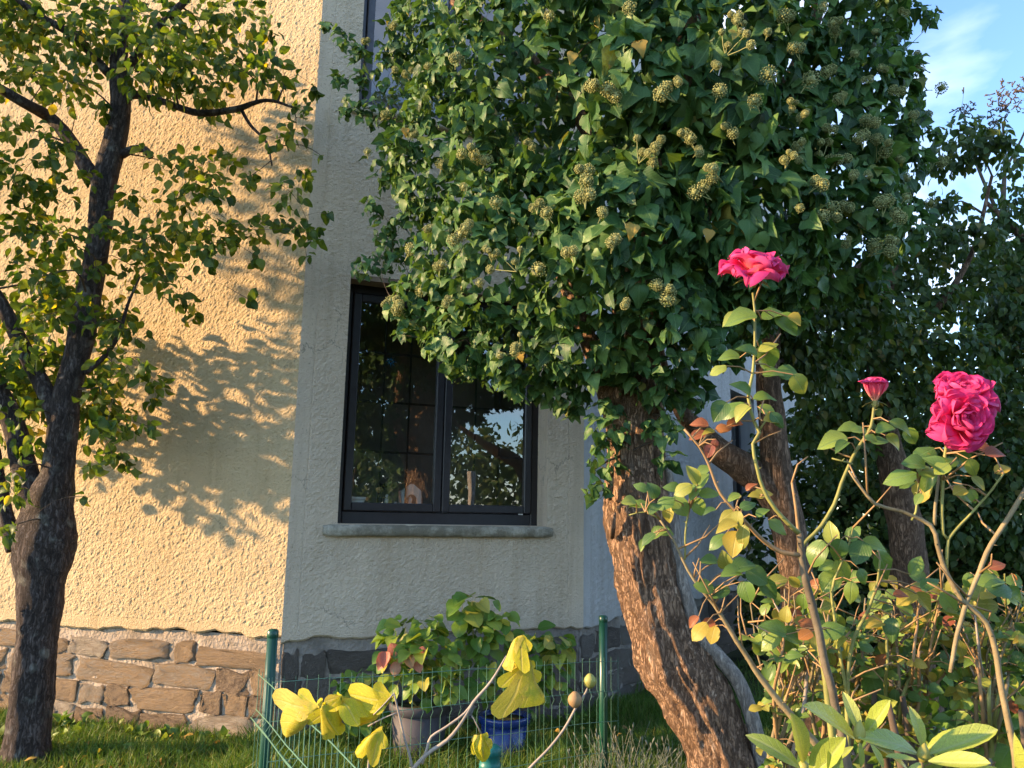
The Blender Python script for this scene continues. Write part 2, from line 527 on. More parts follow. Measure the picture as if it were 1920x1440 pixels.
CREAM = (0.66, 0.51, 0.305)
M = {}
M['stucco'] = stucco('roughcast_plaster', CREAM)  # sunlit copy of the house plaster, warm light put into its colour
M['stucco_bay_shaded'] = stucco('roughcast_plaster_bay_shaded', (0.68, 0.55, 0.41), bump=0.010, scale=46, specks=0.65)  # same plaster, the shade on the bay face put into its colour
M['stucco_far_shaded'] = stucco('roughcast_plaster_side_shaded', (0.56, 0.53, 0.50), bump=0.006, scale=46, specks=0.25)  # same plaster again, cool skylit shade put into its colour
M['smooth'] = stucco('smooth_plaster', (0.63, 0.54, 0.43), bump=0.004, scale=50, specks=0.5)
M['mortar'] = plain('lime_mortar', (0.39, 0.32, 0.25), 0.95, 0.1, 0.3, 9, 0.02, 45)
M['mortar_grey'] = plain('grey_cement_mortar', (0.29, 0.25, 0.215), 0.95, 0.1, 0.35, 6, 0.02, 40)
def stonemat(name, stops):
    m, n, l, b = newmat(name)
    oi = node(n, 'ShaderNodeObjectInfo')
    t = node(n, 'ShaderNodeTexCoord')
    x = node(n, 'ShaderNodeTexNoise', Scale=2.4, Detail=9.0, Roughness=0.78)
    ad = node(n, 'ShaderNodeVectorMath', operation='MULTIPLY_ADD')
    cb = node(n, 'ShaderNodeCombineXYZ')
    for k in range(3): l(oi.outputs['Random'], cb.inputs[k])
    ad.inputs[1].default_value = (37, 37, 37)
    l(cb.outputs[0], ad.inputs[0]); l(t.outputs['Object'], ad.inputs[2])
    l(ad.outputs[0], x.inputs['Vector'])
    r = ramp(n, stops)
    mx = node(n, 'ShaderNodeMath', operation='MULTIPLY_ADD'); mx.inputs[1].default_value = 0.45
    sb = node(n, 'ShaderNodeMath', operation='SUBTRACT'); sb.inputs[1].default_value = 0.22
    l(oi.outputs['Random'], mx.inputs[0]); l(x.outputs['Fac'], mx.inputs[2]); l(mx.outputs[0], sb.inputs[0])
    l(sb.outputs[0], r.inputs['Fac'])
    l(r.outputs['Color'], b.inputs['Base Color'])
    b.inputs['Roughness'].default_value = 0.9
    b.inputs['Specular IOR Level'].default_value = 0.15
    y = node(n, 'ShaderNodeTexNoise', Scale=6.0, Detail=9.0, Roughness=0.75)
    l(ad.outputs[0], y.inputs['Vector'])
    bu = node(n, 'ShaderNodeBump', Strength=1.0, Distance=0.06)
    l(y.outputs['Fac'], bu.inputs['Height']); l(bu.outputs['Normal'], b.inputs['Normal'])
    return m
M['sandstone'] = stonemat('sandstone', [(0.2, (0.15, 0.11, 0.085)), (0.36, (0.34, 0.26, 0.19)), (0.5, (0.46, 0.33, 0.21)), (0.6, (0.40, 0.33, 0.265)), (0.78, (0.56, 0.49, 0.40))])
M['greystone'] = stonemat('grey_stone', [(0.25, (0.19, 0.16, 0.135)), (0.5, (0.27, 0.225, 0.19)), (0.8, (0.34, 0.30, 0.26))])
M['sillstone'] = stonemat('sill_stone', [(0.3, (0.26, 0.23, 0.17)), (0.45, (0.60, 0.54, 0.43)), (0.58, (0.38, 0.28, 0.16)), (0.7, (0.75, 0.70, 0.58))])
M['frame'] = plain('dark_window_lacquer', (0.022, 0.02, 0.024), 0.38, 0.5, 0.2, 20)
M['frame_up'] = plain('grey_window_lacquer', (0.07, 0.07, 0.085), 0.38, 0.5, 0.2, 20)
M['bar'] = plain('black_glazing_bar', (0.012, 0.011, 0.012), 0.45, 0.4, 0.2, 20)
M['room'] = plain('dim_room_paint', (0.3, 0.28, 0.26), 0.9, 0.1, 0.2, 3)
M['white'] = plain('white_ornament_paint', (0.85, 0.85, 0.85), 0.5, 0.4, 0.06, 14)
M['soffit'] = plain('brown_lintel_paint', (0.23, 0.165, 0.115), 0.8, 0.2, 0.2, 8)
def glassmat():
    m, n, l, b = newmat('window_glass')
    tr = node(n, 'ShaderNodeBsdfTransparent'); tr.inputs['Color'].default_value = (0.93, 0.95, 0.95, 1)
    gl = node(n, 'ShaderNodeBsdfGlossy', Roughness=0.0); gl.inputs['Color'].default_value = (0.96, 0.98, 1, 1)
    t = node(n, 'ShaderNodeTexCoord')
    x = node(n, 'ShaderNodeTexNoise', Scale=2.2, Detail=1.0)
    l(t.outputs['Object'], x.inputs['Vector'])
    bu = node(n, 'ShaderNodeBump', Strength=0.25, Distance=0.006)
    l(x.outputs['Fac'], bu.inputs['Height']); l(bu.outputs['Normal'], gl.inputs['Normal'])
    fr = node(n, 'ShaderNodeFresnel', IOR=1.5)
    ad = node(n, 'ShaderNodeMath', operation='MULTIPLY_ADD'); ad.inputs[1].default_value = 1.2; ad.inputs[2].default_value = 0.11
    l(fr.outputs[0], ad.inputs[0])
    ms = node(n, 'ShaderNodeMixShader')
    l(ad.outputs[0], ms.inputs[0]); l(tr.outputs[0], ms.inputs[1]); l(gl.outputs[0], ms.inputs[2])
    l(ms.outputs[0], n['Material Output'].inputs['Surface'])
    return m
M['glass'] = glassmat()
M['soil'] = plain('earth_under_grass', (0.045, 0.05, 0.022), 0.95, 0.1, 0.4, 3.0, 0.03, 20)
M['grass'] = leafmat('grass_blades', [(0.0, (0.06, 0.12, 0.018)), (0.5, (0.10, 0.20, 0.028)), (0.88, (0.14, 0.2, 0.04)), (1.0, (0.24, 0.22, 0.08))], 0.35, 0.5, 0.3)
M['ivy'] = leafmat('ivy_leaf', [(0.0, (0.024, 0.065, 0.022)), (0.3, (0.05, 0.125, 0.038)), (0.65, (0.085, 0.18, 0.05)), (0.92, (0.15, 0.26, 0.07)), (0.985, (0.11, 0.20, 0.05)), (1.0, (0.25, 0.22, 0.05))], 0.28, 0.46, 0.32, (0.16, 0.27, 0.10), 0.5)
M['ivy_yellow'] = leafmat('yellowed_ivy_leaf', [(0, (0.45, 0.28, 0.06)), (1, (0.5, 0.36, 0.08))], 0.3, 0.5, 0.3)
M['umbel'] = leafmat('ivy_flower', [(0, (0.22, 0.25, 0.10)), (0.6, (0.33, 0.35, 0.14)), (1, (0.46, 0.45, 0.19))], 0.15, 0.7, 0.2)
M['fruit_leaf'] = leafmat('fruit_tree_leaf', [(0.0, (0.032, 0.075, 0.018)), (0.45, (0.07, 0.13, 0.025)), (0.78, (0.13, 0.20, 0.03)), (0.95, (0.22, 0.27, 0.035)), (1.0, (0.5, 0.40, 0.04))], 0.5, 0.42, 0.35, (0.14, 0.18, 0.06), 0.3, (1.9, 1.7, 0.45))
M['back_leaf'] = leafmat('background_tree_leaf', [(0.0, (0.035, 0.075, 0.02)), (0.6, (0.07, 0.125, 0.03)), (0.95, (0.12, 0.16, 0.04)), (1.0, (0.2, 0.17, 0.05))], 0.35, 0.45, 0.35)
M['rose_leaf'] = leafmat('rose_leaf', [(0.0, (0.07, 0.145, 0.034)), (0.45, (0.13, 0.23, 0.045)), (0.85, (0.24, 0.33, 0.06)), (1, (0.36, 0.37, 0.07))], 0.32, 0.36, 0.45, (0.15, 0.24, 0.1), 0.5)
M['rose_yellow'] = leafmat('yellowing_rose_leaf', [(0, (0.22, 0.25, 0.05)), (0.5, (0.38, 0.34, 0.06)), (1, (0.5, 0.36, 0.06))], 0.4, 0.45, 0.35, (0.5, 0.45, 0.15), 0.5)
M['rose_red'] = leafmat('red_young_rose_leaf', [(0, (0.24, 0.07, 0.05)), (0.5, (0.34, 0.12, 0.05)), (1, (0.42, 0.18, 0.05))], 0.35, 0.45, 0.35, (0.5, 0.25, 0.12), 0.5, (1.2, 0.9, 0.5))
M['rhodo'] = leafmat('rhododendron_leaf', [(0, (0.24, 0.31, 0.05)), (0.5, (0.34, 0.40, 0.07)), (1, (0.42, 0.45, 0.10))], 0.2, 0.34, 0.5, (0.34, 0.38, 0.14), 0.6)
M['rhodo_bud'] = plain('rhododendron_bud', (0.32, 0.30, 0.07), 0.5, 0.4, 0.2, 60)
M['hydra'] = leafmat('hydrangea_leaf', [(0, (0.09, 0.20, 0.03)), (0.5, (0.18, 0.30, 0.045)), (0.85, (0.32, 0.40, 0.06)), (1, (0.55, 0.45, 0.08))], 0.35, 0.4, 0.4, (0.2, 0.28, 0.1), 0.5)
M['hydra_red'] = leafmat('reddened_hydrangea_leaf', [(0, (0.5, 0.16, 0.10)), (0.5, (0.55, 0.28, 0.2)), (1, (0.55, 0.32, 0.10))], 0.35, 0.45, 0.3, (0.6, 0.4, 0.2), 0.4, (1.2, 0.9, 0.5))
M['fig'] = leafmat('yellow_fig_leaf', [(0, (0.58, 0.50, 0.02)), (0.5, (0.62, 0.56, 0.03)), (1, (0.60, 0.48, 0.08))], 0.4, 0.5, 0.3, (0.62, 0.52, 0.16), 0.5, (1.1, 1.0, 0.5))
patches(M['fig'], (0.30, 0.17, 0.04), 0.62, 0.74, 6.0)
patches(M['fig'], (0.26, 0.36, 0.03), 0.56, 0.72, 2.2, 0.7)
patches(M['rose_leaf'], (0.26, 0.2, 0.05), 0.66, 0.76, 3.0, 0.7)
M['green_mass'] = leafmat('garden_plant_leaf', [(0, (0.08, 0.17, 0.03)), (0.6, (0.17, 0.28, 0.05)), (1, (0.32, 0.36, 0.07))], 0.35, 0.45, 0.35, (0.16, 0.22, 0.08), 0.4)
M['fallen'] = leafmat('fallen_leaf', [(0, (0.2, 0.10, 0.04)), (0.5, (0.38, 0.24, 0.06)), (1, (0.5, 0.38, 0.08))], 0.25, 0.6, 0.2)
M['lavender'] = leafmat('lavender_stalk', [(0, (0.15, 0.18, 0.14)), (0.6, (0.22, 0.245, 0.20)), (1, (0.27, 0.26, 0.2))], 0.2, 0.7, 0.2)
M['bark'] = barkmat('fissured_bark', (0.22, 0.135, 0.09), (0.50, 0.31, 0.19), (0.62, 0.48, 0.36), bump=0.034)
M['bark_dark'] = barkmat('dark_fruit_bark', (0.045, 0.035, 0.032), (0.11, 0.085, 0.075), (0.2, 0.17, 0.16), bump=0.012, lichen=(0.26, 0.25, 0.21))
M['bark_back'] = barkmat('brown_bark', (0.12, 0.075, 0.05), (0.27, 0.17, 0.11), (0.4, 0.28, 0.2), bump=0.014)
M['ivy_stem'] = barkmat('pale_ivy_bark', (0.2, 0.17, 0.145), (0.36, 0.31, 0.26), (0.45, 0.4, 0.34), bump=0.004)
M['twig'] = plain('brown_twig', (0.10, 0.075, 0.055), 0.8, 0.2, 0.3, 12)
M['cane'] = plain('green_rose_cane', (0.24, 0.24, 0.07), 0.55, 0.3, 0.3, 12)
M['cane_old'] = plain('brown_rose_cane', (0.24, 0.19, 0.105), 0.7, 0.25, 0.35, 16, 0.002, 90)
M['cane_dark'] = plain('dark_old_rose_cane', (0.13, 0.105, 0.07), 0.75, 0.25, 0.4, 18, 0.002, 90)
M['cane_red'] = plain('reddish_rose_cane', (0.30, 0.19, 0.09), 0.6, 0.3, 0.3, 14)
M['fig_wood'] = plain('grey_fig_wood', (0.33, 0.28, 0.23), 0.7, 0.25, 0.25, 22, 0.001, 100)
M['post'] = plain('green_coated_steel', (0.008, 0.062, 0.036), 0.32, 0.5, 0.12, 8)
M['cap'] = plain('teal_plastic_cap', (0.01, 0.13, 0.11), 0.4, 0.45, 0.1, 8)
M['wire'] = plain('green_coated_wire', (0.10, 0.22, 0.15), 0.3, 0.6, 0.1, 8)
M['pot_grey'] = plain('grey_planter_plastic', (0.07, 0.064, 0.07), 0.6, 0.3, 0.12, 7, 0.001, 40)
M['pot_blue'] = plain('blue_glazed_clay', (0.01, 0.035, 0.17), 0.22, 0.6, 0.2, 6)
M['wood_grey'] = plain('weathered_wood', (0.42, 0.38, 0.33), 0.85, 0.2, 0.25, 9)
M['blue_glass'] = plain('blue_craft_glass', (0.05, 0.22, 0.42), 0.15, 0.6, 0.3, 30)
M['dark_orn'] = plain('dark_craft_metal', (0.02, 0.018, 0.02), 0.5, 0.4, 0.2, 30)
M['roof'] = plain('roof_tile_clay', (0.2, 0.09, 0.06), 0.8, 0.2, 0.2, 6)
def petalmat():
    m, n, l, b = newmat('rose_petal')
    t = node(n, 'ShaderNodeTexCoord')
    sp = node(n, 'ShaderNodeSeparateXYZ'); l(t.outputs['UV'], sp.inputs[0])
    x = node(n, 'ShaderNodeTexNoise', Scale=60.0, Detail=3.0); l(t.outputs['Object'], x.inputs['Vector'])
    a = node(n, 'ShaderNodeMath', operation='MULTIPLY_ADD'); a.inputs[1].default_value = 0.25
    l(x.outputs['Fac'], a.inputs[0]); l(sp.outputs['Y'], a.inputs[2])
    r = ramp(n, [(0.12, (0.88, 0.45, 0.25)), (0.36, (0.92, 0.12, 0.20)), (0.7, (0.88, 0.02, 0.17)), (1.0, (0.84, 0.07, 0.27))])
    l(a.outputs[0], r.inputs['Fac'])
    ge = node(n, 'ShaderNodeNewGeometry')
    mx = node(n, 'ShaderNodeMix', data_type='RGBA')
    l(ge.outputs['Backfacing'], mx.inputs['Factor'])
    r2 = ramp(n, [(0.1, (0.9, 0.55, 0.32)), (0.5, (0.9, 0.22, 0.28)), (1.0, (0.86, 0.10, 0.30))])
    l(a.outputs[0], r2.inputs['Fac'])
    l(r.outputs['Color'], mx.inputs[6]); l(r2.outputs['Color'], mx.inputs[7])
    l(mx.outputs[2], b.inputs['Base Color'])
    b.inputs['Roughness'].default_value = 0.55
    b.inputs['Specular IOR Level'].default_value = 0.25
    tr = node(n, 'ShaderNodeBsdfTranslucent'); l(mx.outputs[2], tr.inputs['Color'])
    ms = node(n, 'ShaderNodeMixShader'); ms.inputs[0].default_value = 0.42
    l(b.outputs[0], ms.inputs[1]); l(tr.outputs[0], ms.inputs[2]); l(ms.outputs[0], n['Material Output'].inputs['Surface'])
    return m
M['petal'] = petalmat()

# ---------------------------------------------------------------- ground
def lawn_height(x, y):
    return 0.02 * math.sin(x * 1.3 + 0.4) * math.sin(y * 1.1)
gx = np.concatenate([[-900, -200, -60, -20], np.arange(-10, 10.01, 0.5), [20, 60, 200, 900]])
V = np.array([[x, y, lawn_height(x, y) if abs(x) <= 10 and abs(y) <= 10 else 0.0] for y in gx for x in gx])
n_ = len(gx)
F = [np.array([[j * n_ + i, j * n_ + i + 1, (j + 1) * n_ + i + 1, (j + 1) * n_ + i] for j in range(n_ - 1) for i in range(n_ - 1)])]
single('ground', make_mesh('ground', V, F, M['soil']), kind='structure')

# ---------------------------------------------------------------- house
Zv = np.array([0, 0, 1.0])
A1, A2, A3 = math.radians(74), math.radians(69), math.radians(33)
D1, N1 = np.array([-math.sin(A1), math.cos(A1), 0]), np.array([-math.cos(A1), -math.sin(A1), 0])
D2, N2 = np.array([math.sin(A2), math.cos(A2), 0]), np.array([math.cos(A2), -math.sin(A2), 0])
D3, N3 = np.array([math.sin(A3), math.cos(A3), 0]), np.array([math.cos(A3), -math.sin(A3), 0])
C1 = P(527, 1200, 5.2)
ZPL = C1[2]                                          # top of the stone plinth
C1[2] = 0
BAYW = 2.169
C2 = C1 + D2 * BAYW
TOP = 7.2
LW1, LW3 = 6.0, 9.0
house = thing('house', 'cream roughcast house with canted corner, stone plinth and dark framed windows', 'house', C1)
WB = {'bay': dict(s0=0.318, s1=1.862, z0=1.40, z1=3.155), 'up': dict(s0=0.305, s1=1.862, z0=4.46, z1=6.2)}
WS = dict(s0=3.75, s1=4.75, z0=1.19, z1=3.0)
REC = 0.25

def rough_field(nz, nx, step, seed, grain=0.0085):
    """heights of a thrown plaster: filtered noise at two grain sizes"""
    r = np.random.default_rng(seed)
    fz, fx = np.fft.fftfreq(nz, step)[:, None], np.fft.rfftfreq(nx, step)[None]
    out = np.zeros((nz, nx))
    for g, a in ((grain, 1.0), (grain * 2.6, 0.55), (0.25, 0.5)):
        k = np.exp(-2 * (math.pi * g * 0.5) ** 2 * (fz ** 2 + fx ** 2))
        f = np.fft.irfft2(np.fft.rfft2(r.normal(size=(nz, nx))) * k, s=(nz, nx))
        out += a * f / f.std()
    return out
def wall_face(name, C, D, N, length, zb, zt, holes, mat, depth=REC, ragged=True, seed=0, fine=None, step=0.011, amp=0.0022, strips=()):
    """fine: (s0, s1, z1) the part in view, built as real roughcast relief"""
    mb = MB()
    zlo = zb + 0.07
    s_a, s_b, z_f = fine if fine else (0, 0, zlo)
    xs = sorted({0.0, length, *( [s_a, s_b] if fine else []), *[h[k] for h in holes for k in ('s0', 's1')]})
    zs = sorted({zlo, zt, *([z_f] if fine else []), *[h[k] for h in holes for k in ('z0', 'z1')]})
    for i in range(len(xs) - 1):
        for k in range(len(zs) - 1):
            mx_, mz_ = (xs[i] + xs[i + 1]) / 2, (zs[k] + zs[k + 1]) / 2
            if any(h['s0'] < mx_ < h['s1'] and h['z0'] < mz_ < h['z1'] for h in holes): continue
            if fine and s_a < mx_ < s_b and mz_ < z_f: continue
            q = [C + D * xs[i] + Zv * zs[k], C + D * xs[i + 1] + Zv * zs[k], C + D * xs[i + 1] + Zv * zs[k + 1], C + D * xs[i] + Zv * zs[k + 1]]
            mb.add(q, [[0, 1, 2, 3]])
    if fine:
        def cuts(lo, hi, marks):
            m_ = sorted({lo, hi, *[q for q in marks if lo < q < hi]})
            out_ = [np.linspace(a, b, max(1, round((b - a) / step)) + 1)[:-1] for a, b in zip(m_[:-1], m_[1:])]
            return np.append(np.concatenate(out_), hi)
        gs = cuts(s_a, s_b, [h[k] for h in holes for k in ('s0', 's1')])
        gz = cuts(zlo, z_f, [h[k] for h in holes for k in ('z0', 'z1')])
        fld = rough_field(len(gz), len(gs), step, int(seed * 10)) * amp
        for a, b in strips:                          # smoother bands with a scored line along their inner edge
            fld[:, (gs >= a) & (gs <= b)] *= 0.35
            for e in (a, b):
                if 0.02 < e < length - 0.02: fld[:, np.argmin(abs(gs - e))] -= 0.004
        fld[0] = fld[-1] = 0
        fld[:, 0] = fld[:, -1] = 0
        GS, GZ = np.meshgrid(gs, gz)
        Vg = C[None, None] + GS[..., None] * D + GZ[..., None] * Zv + fld[..., None] * N
        w_ = len(gs)
        ii, kk = np.meshgrid(np.arange(len(gs) - 1), np.arange(len(gz) - 1))
        cs_, cz_ = (gs[ii] + gs[ii + 1]) / 2, (gz[kk] + gz[kk + 1]) / 2
        keep = np.ones(cs_.shape, bool)
        for h in holes: keep &= ~((cs_ > h['s0']) & (cs_ < h['s1']) & (cz_ > h['z0']) & (cz_ < h['z1']))
        ii, kk = ii[keep], kk[keep]
        mb.add(Vg.reshape(-1, 3), [np.stack([kk * w_ + ii, kk * w_ + ii + 1, (kk + 1) * w_ + ii + 1, (kk + 1) * w_ + ii], 1)])
    for h in holes:
        a, b, c, d = [C + D * s + Zv * z for s, z in ((h['s0'], h['z0']), (h['s1'], h['z0']), (h['s1'], h['z1']), (h['s0'], h['z1']))]
        for p, q in ((a, b), (b, c), (c, d), (d, a)):
            mb.add([p, q, q - N * depth, p - N * depth], [[0, 1, 2, 3]])
    # ragged lower edge of the render, standing proud of the stones
    n = int(length / 0.05)
    s = np.linspace(0, length, n + 1)
    zz = np.array([zb + 0.03 * noise.noise(Vector((q * 3.1, seed, 0))) + 0.022 * noise.noise(Vector((q * 13, seed, 5))) for q in s])
    top = [C + D * q + Zv * (zb + 0.07) for q in s]
    mid = [C + D * q + Zv * (z + 0.012) for q, z in zip(s, zz)]
    lo = [C + D * q + Zv * z - N * 0.012 for q, z in zip(s, zz)]
    inn = [C + D * q + Zv * (z + 0.004) - N * 0.06 for q, z in zip(s, zz)]
    m = n + 1
    mb.add(top + mid + lo + inn, [np.array([[r * m + i, (r + 1) * m + i, (r + 1) * m + i + 1, r * m + i + 1] for r in range(3) for i in range(n)])])
    return part(name, mb.mesh(name, mat, C1, smooth=False), house)
wall_face('wall', C1 + D1 * LW1, -D1, N1, LW1, ZPL, TOP, [], M['stucco'], seed=1.5, fine=(LW1 - 3.3, LW1, 5.6), step=0.009, amp=0.00145)
wall_face('wall', C1, D2, N2, BAYW, ZPL, TOP, [WB['bay'], WB['up']], M['stucco_bay_shaded'], seed=4.5, fine=(0, BAYW, 5.6), step=0.010, amp=0.0014, strips=((0, 0.105), (BAYW - 0.13, BAYW)))
wall_face('wall', C2, D3, N3, LW3, ZPL, TOP, [WS], M['stucco_far_shaded'], seed=8.5, fine=(0, 6.0, 4.2), step=0.02, amp=0.0016, strips=((0, 0.12),))
# closing walls and roof, out of the picture
mb = MB()
E1, E3 = C1 + D1 * LW1, C2 + D3 * LW3
ring = [E1, E1 - N1 * 6, E3 - N3 * 6, E3]
for i in range(3):
    mb.add([ring[i], ring[i + 1], ring[i + 1] + Zv * TOP, ring[i] + Zv * TOP], [[0, 1, 2, 3]])
part('wall', mb.mesh('wall', M['stucco'], C1, False), house)
mb = MB()
out = [E1 + (N1 + D1) * 0.15, C1 + (N1 + N2) * 0.12, C2 + (N2 + N3) * 0.12, E3 + (N3 + D3) * 0.15, E3 - N3 * 6, E1 - N1 * 6]
for z0, z1 in ((TOP, TOP + 0.18),):
    Vb = [q + Zv * z0 for q in out] + [q + Zv * z1 for q in out]
    mb.add(Vb, [[5, 4, 3, 2, 1, 0]]); mb.add(Vb, [[i, (i + 1) % 6, 6 + (i + 1) % 6, 6 + i] for i in range(6)])
ap = np.mean(out, axis=0) + Zv * (TOP + 2.6)
for i in range(6): mb.add([out[i] + Zv * (TOP + 0.18), out[(i + 1) % 6] + Zv * (TOP + 0.18), ap], [[0, 1, 2]])
part('roof', mb.mesh('roof', M['roof'], C1, False), house)

# plinth: mortar bed with single stones standing out of it
def plinth(C, D, N, length, zt, mat, seed, courses, proud, mort):
    r = random.Random(seed)
    mb = MB()
    q = [C - N * 0.035, C + D * length - N * 0.035]
    ns, nz = max(2, int(length / 0.025)), 30
    Vb = []
    for k in range(nz + 1):
        for i in range(ns + 1):
            s, z = length * i / ns, -0.15 + (zt + 0.17) * k / nz
            e = 0.010 * noise.noise(Vector((s * 5, z * 5, seed))) + 0.006 * noise.noise(Vector((s * 17, z * 17, seed)))
            if i in (0, ns): e = 0
            Vb.append(C + D * s + Zv * z - N * (0.033 - e * .8))
    mb.add(Vb, [np.array([[k * (ns + 1) + i, k * (ns + 1) + i + 1, (k + 1) * (ns + 1) + i + 1, (k + 1) * (ns + 1) + i] for k in range(nz) for i in range(ns)])])
    pl = part('plinth', mb.mesh('plinth', mort, C1, True), house)
    variants = []
    for v in range(10):                              # unit stone faces: rounded, chipped, uneven
        nx, nz_ = 10, 7
        Vs = []
        for k in range(nz_ + 1):
            for i in range(nx + 1):
                u, t = 2 * i / nx - 1, 2 * k / nz_ - 1
                edge = max(abs(u), abs(t))
                y = (0.75 - 0.45 * edge ** 6 + 0.9 * noise.noise(Vector((u * 1.9 + v * 5, t * 1.9, seed))) + 0.55 * noise.noise(Vector((u * 4.6 + v * 5, t * 3.6, seed + 3)))) if edge < 0.99 else -1.3
                ju = 0.26 * noise.noise(Vector((u * 1.6, t * 1.6, v * 7.7 + seed)))
                jt = 0.42 * noise.noise(Vector((u * 1.4 + 4, t * 1.3, v * 3.1 + seed)))
                sq = 1 - 0.14 * (abs(u) ** 3) * (abs(t) ** 3) * (0.4 + 1.2 * abs(noise.noise(Vector((u * 3, t * 3, v + .5)))))
                if 0 < i < nx: u = math.copysign(abs(u) ** 0.62, u)
                if 0 < k < nz_: t = math.copysign(abs(t) ** 0.62, t)
                Vs.append([(u * sq + ju), y, (t * sq + jt)])
        Fs = [np.array([[k * (nx + 1) + i, k * (nx + 1) + i + 1, (k + 1) * (nx + 1) + i + 1, (k + 1) * (nx + 1) + i] for k in range(nz_) for i in range(nx)])]
        variants.append(make_mesh('stone', np.array(Vs), Fs, mat, smooth=True))
    z = zt - 0.055
    for ci, hgt in enumerate(courses):
        s = -r.uniform(0, 0.2)
        while s < length:
            wd = r.choice((r.uniform(0.16, 0.3), r.uniform(0.3, 0.7))) * (0.8 + hgt)
            a, b = max(s, 0.01), min(s + wd - 0.006, length - 0.01)
            if b - a > 0.07:
                hh = hgt * r.uniform(0.9, 1.06)
                c = C + D * (a + b) / 2 + Zv * (z - hgt / 2 + r.uniform(-.012, .012) + 0.016 * math.sin(s * 1.7 + seed)) - N * 0.034
                o = bpy.data.objects.new('stone', r.choice(variants))
                COL.link(o); o.parent = pl
                tl = r.uniform(-.07, .07)
                X = (D * math.cos(tl) + Zv * math.sin(tl)) * (b - a) * 0.53
                Zz = (Zv * math.cos(tl) - D * math.sin(tl)) * (hh * 0.545)
                Yv = N * r.uniform(0.6, 1.25) * proud
                p = c - C1
                o.matrix_basis = Matrix(((X[0], Yv[0], Zz[0], p[0]), (X[1], Yv[1], Zz[1], p[1]), (X[2], Yv[2], Zz[2], p[2]), (0, 0, 0, 1)))
            s += wd
        z -= hgt
plinth(C1 + D1 * LW1, -D1, N1, LW1, ZPL - 0.01, M['sandstone'], 3, [0.13, 0.165, 0.15, 0.17], 0.022, M['mortar'])
plinth(C1, D2, N2, BAYW, ZPL - 0.01, M['greystone'], 5, [0.18, 0.16, 0.155, 0.17], 0.014, M['mortar_grey'])
plinth(C2, D3, N3, LW3, ZPL - 0.01, M['greystone'], 8, [0.18, 0.16, 0.155, 0.17], 0.014, M['mortar_grey'])

# rounded, pitted stone sills
def sill(C, D, N, s0, s1, z0, z1, out_, seed):
    mb = MB()
    n = 34
    prof = [(-0.24, z1), (0.0, z1), (out_ * 0.7, z1 - 0.006), (out_, z1 - 0.022), (out_ * 1.03, (z0 + z1) / 2), (out_, z0 + 0.016), (out_ * 0.75, z0), (-0.01, z0)]
    Vb = []
    for i in range(n + 1):
        s = s0 + (s1 - s0) * i / n
        e = min(s - s0, s1 - s)
        k = 1 - max(0, 1 - e / 0.05) ** 2 * 0.55
        for o_, z in prof:
            j = 0.005 * noise.noise(Vector((s * 14, z * 30, seed + o_ * 9)))
            Vb.append(C + D * s + N * (o_ * (k if o_ > 0 else 1) + (j if o_ > 0 else 0)) + Zv * ((z0 + z1) / 2 + (z - (z0 + z1) / 2) * (0.55 + 0.45 * k) + j))
    m = len(prof)
    mb.add(Vb, [np.array([[i * m + k, i * m + k + 1, (i + 1) * m + k + 1, (i + 1) * m + k] for i in range(n) for k in range(m - 1)])])
    mb.add([Vb[k] for k in range(m)], [list(range(m))[::-1]])
    mb.add([Vb[n * m + k] for k in range(m)], [list(range(m))])
    return part('window_sill', mb.mesh('window_sill', M['sillstone'], C1, True), house)
sill(C1, D2, N2, 0.222, 1.905, 1.318, 1.396, 0.05, 1)
sill(C1, D2, N2, 0.215, 1.905, 4.375, 4.455, 0.05, 2)
sill(C2, D3, N3, 3.62, 4.85, 1.115, 1.187, 0.05, 3)

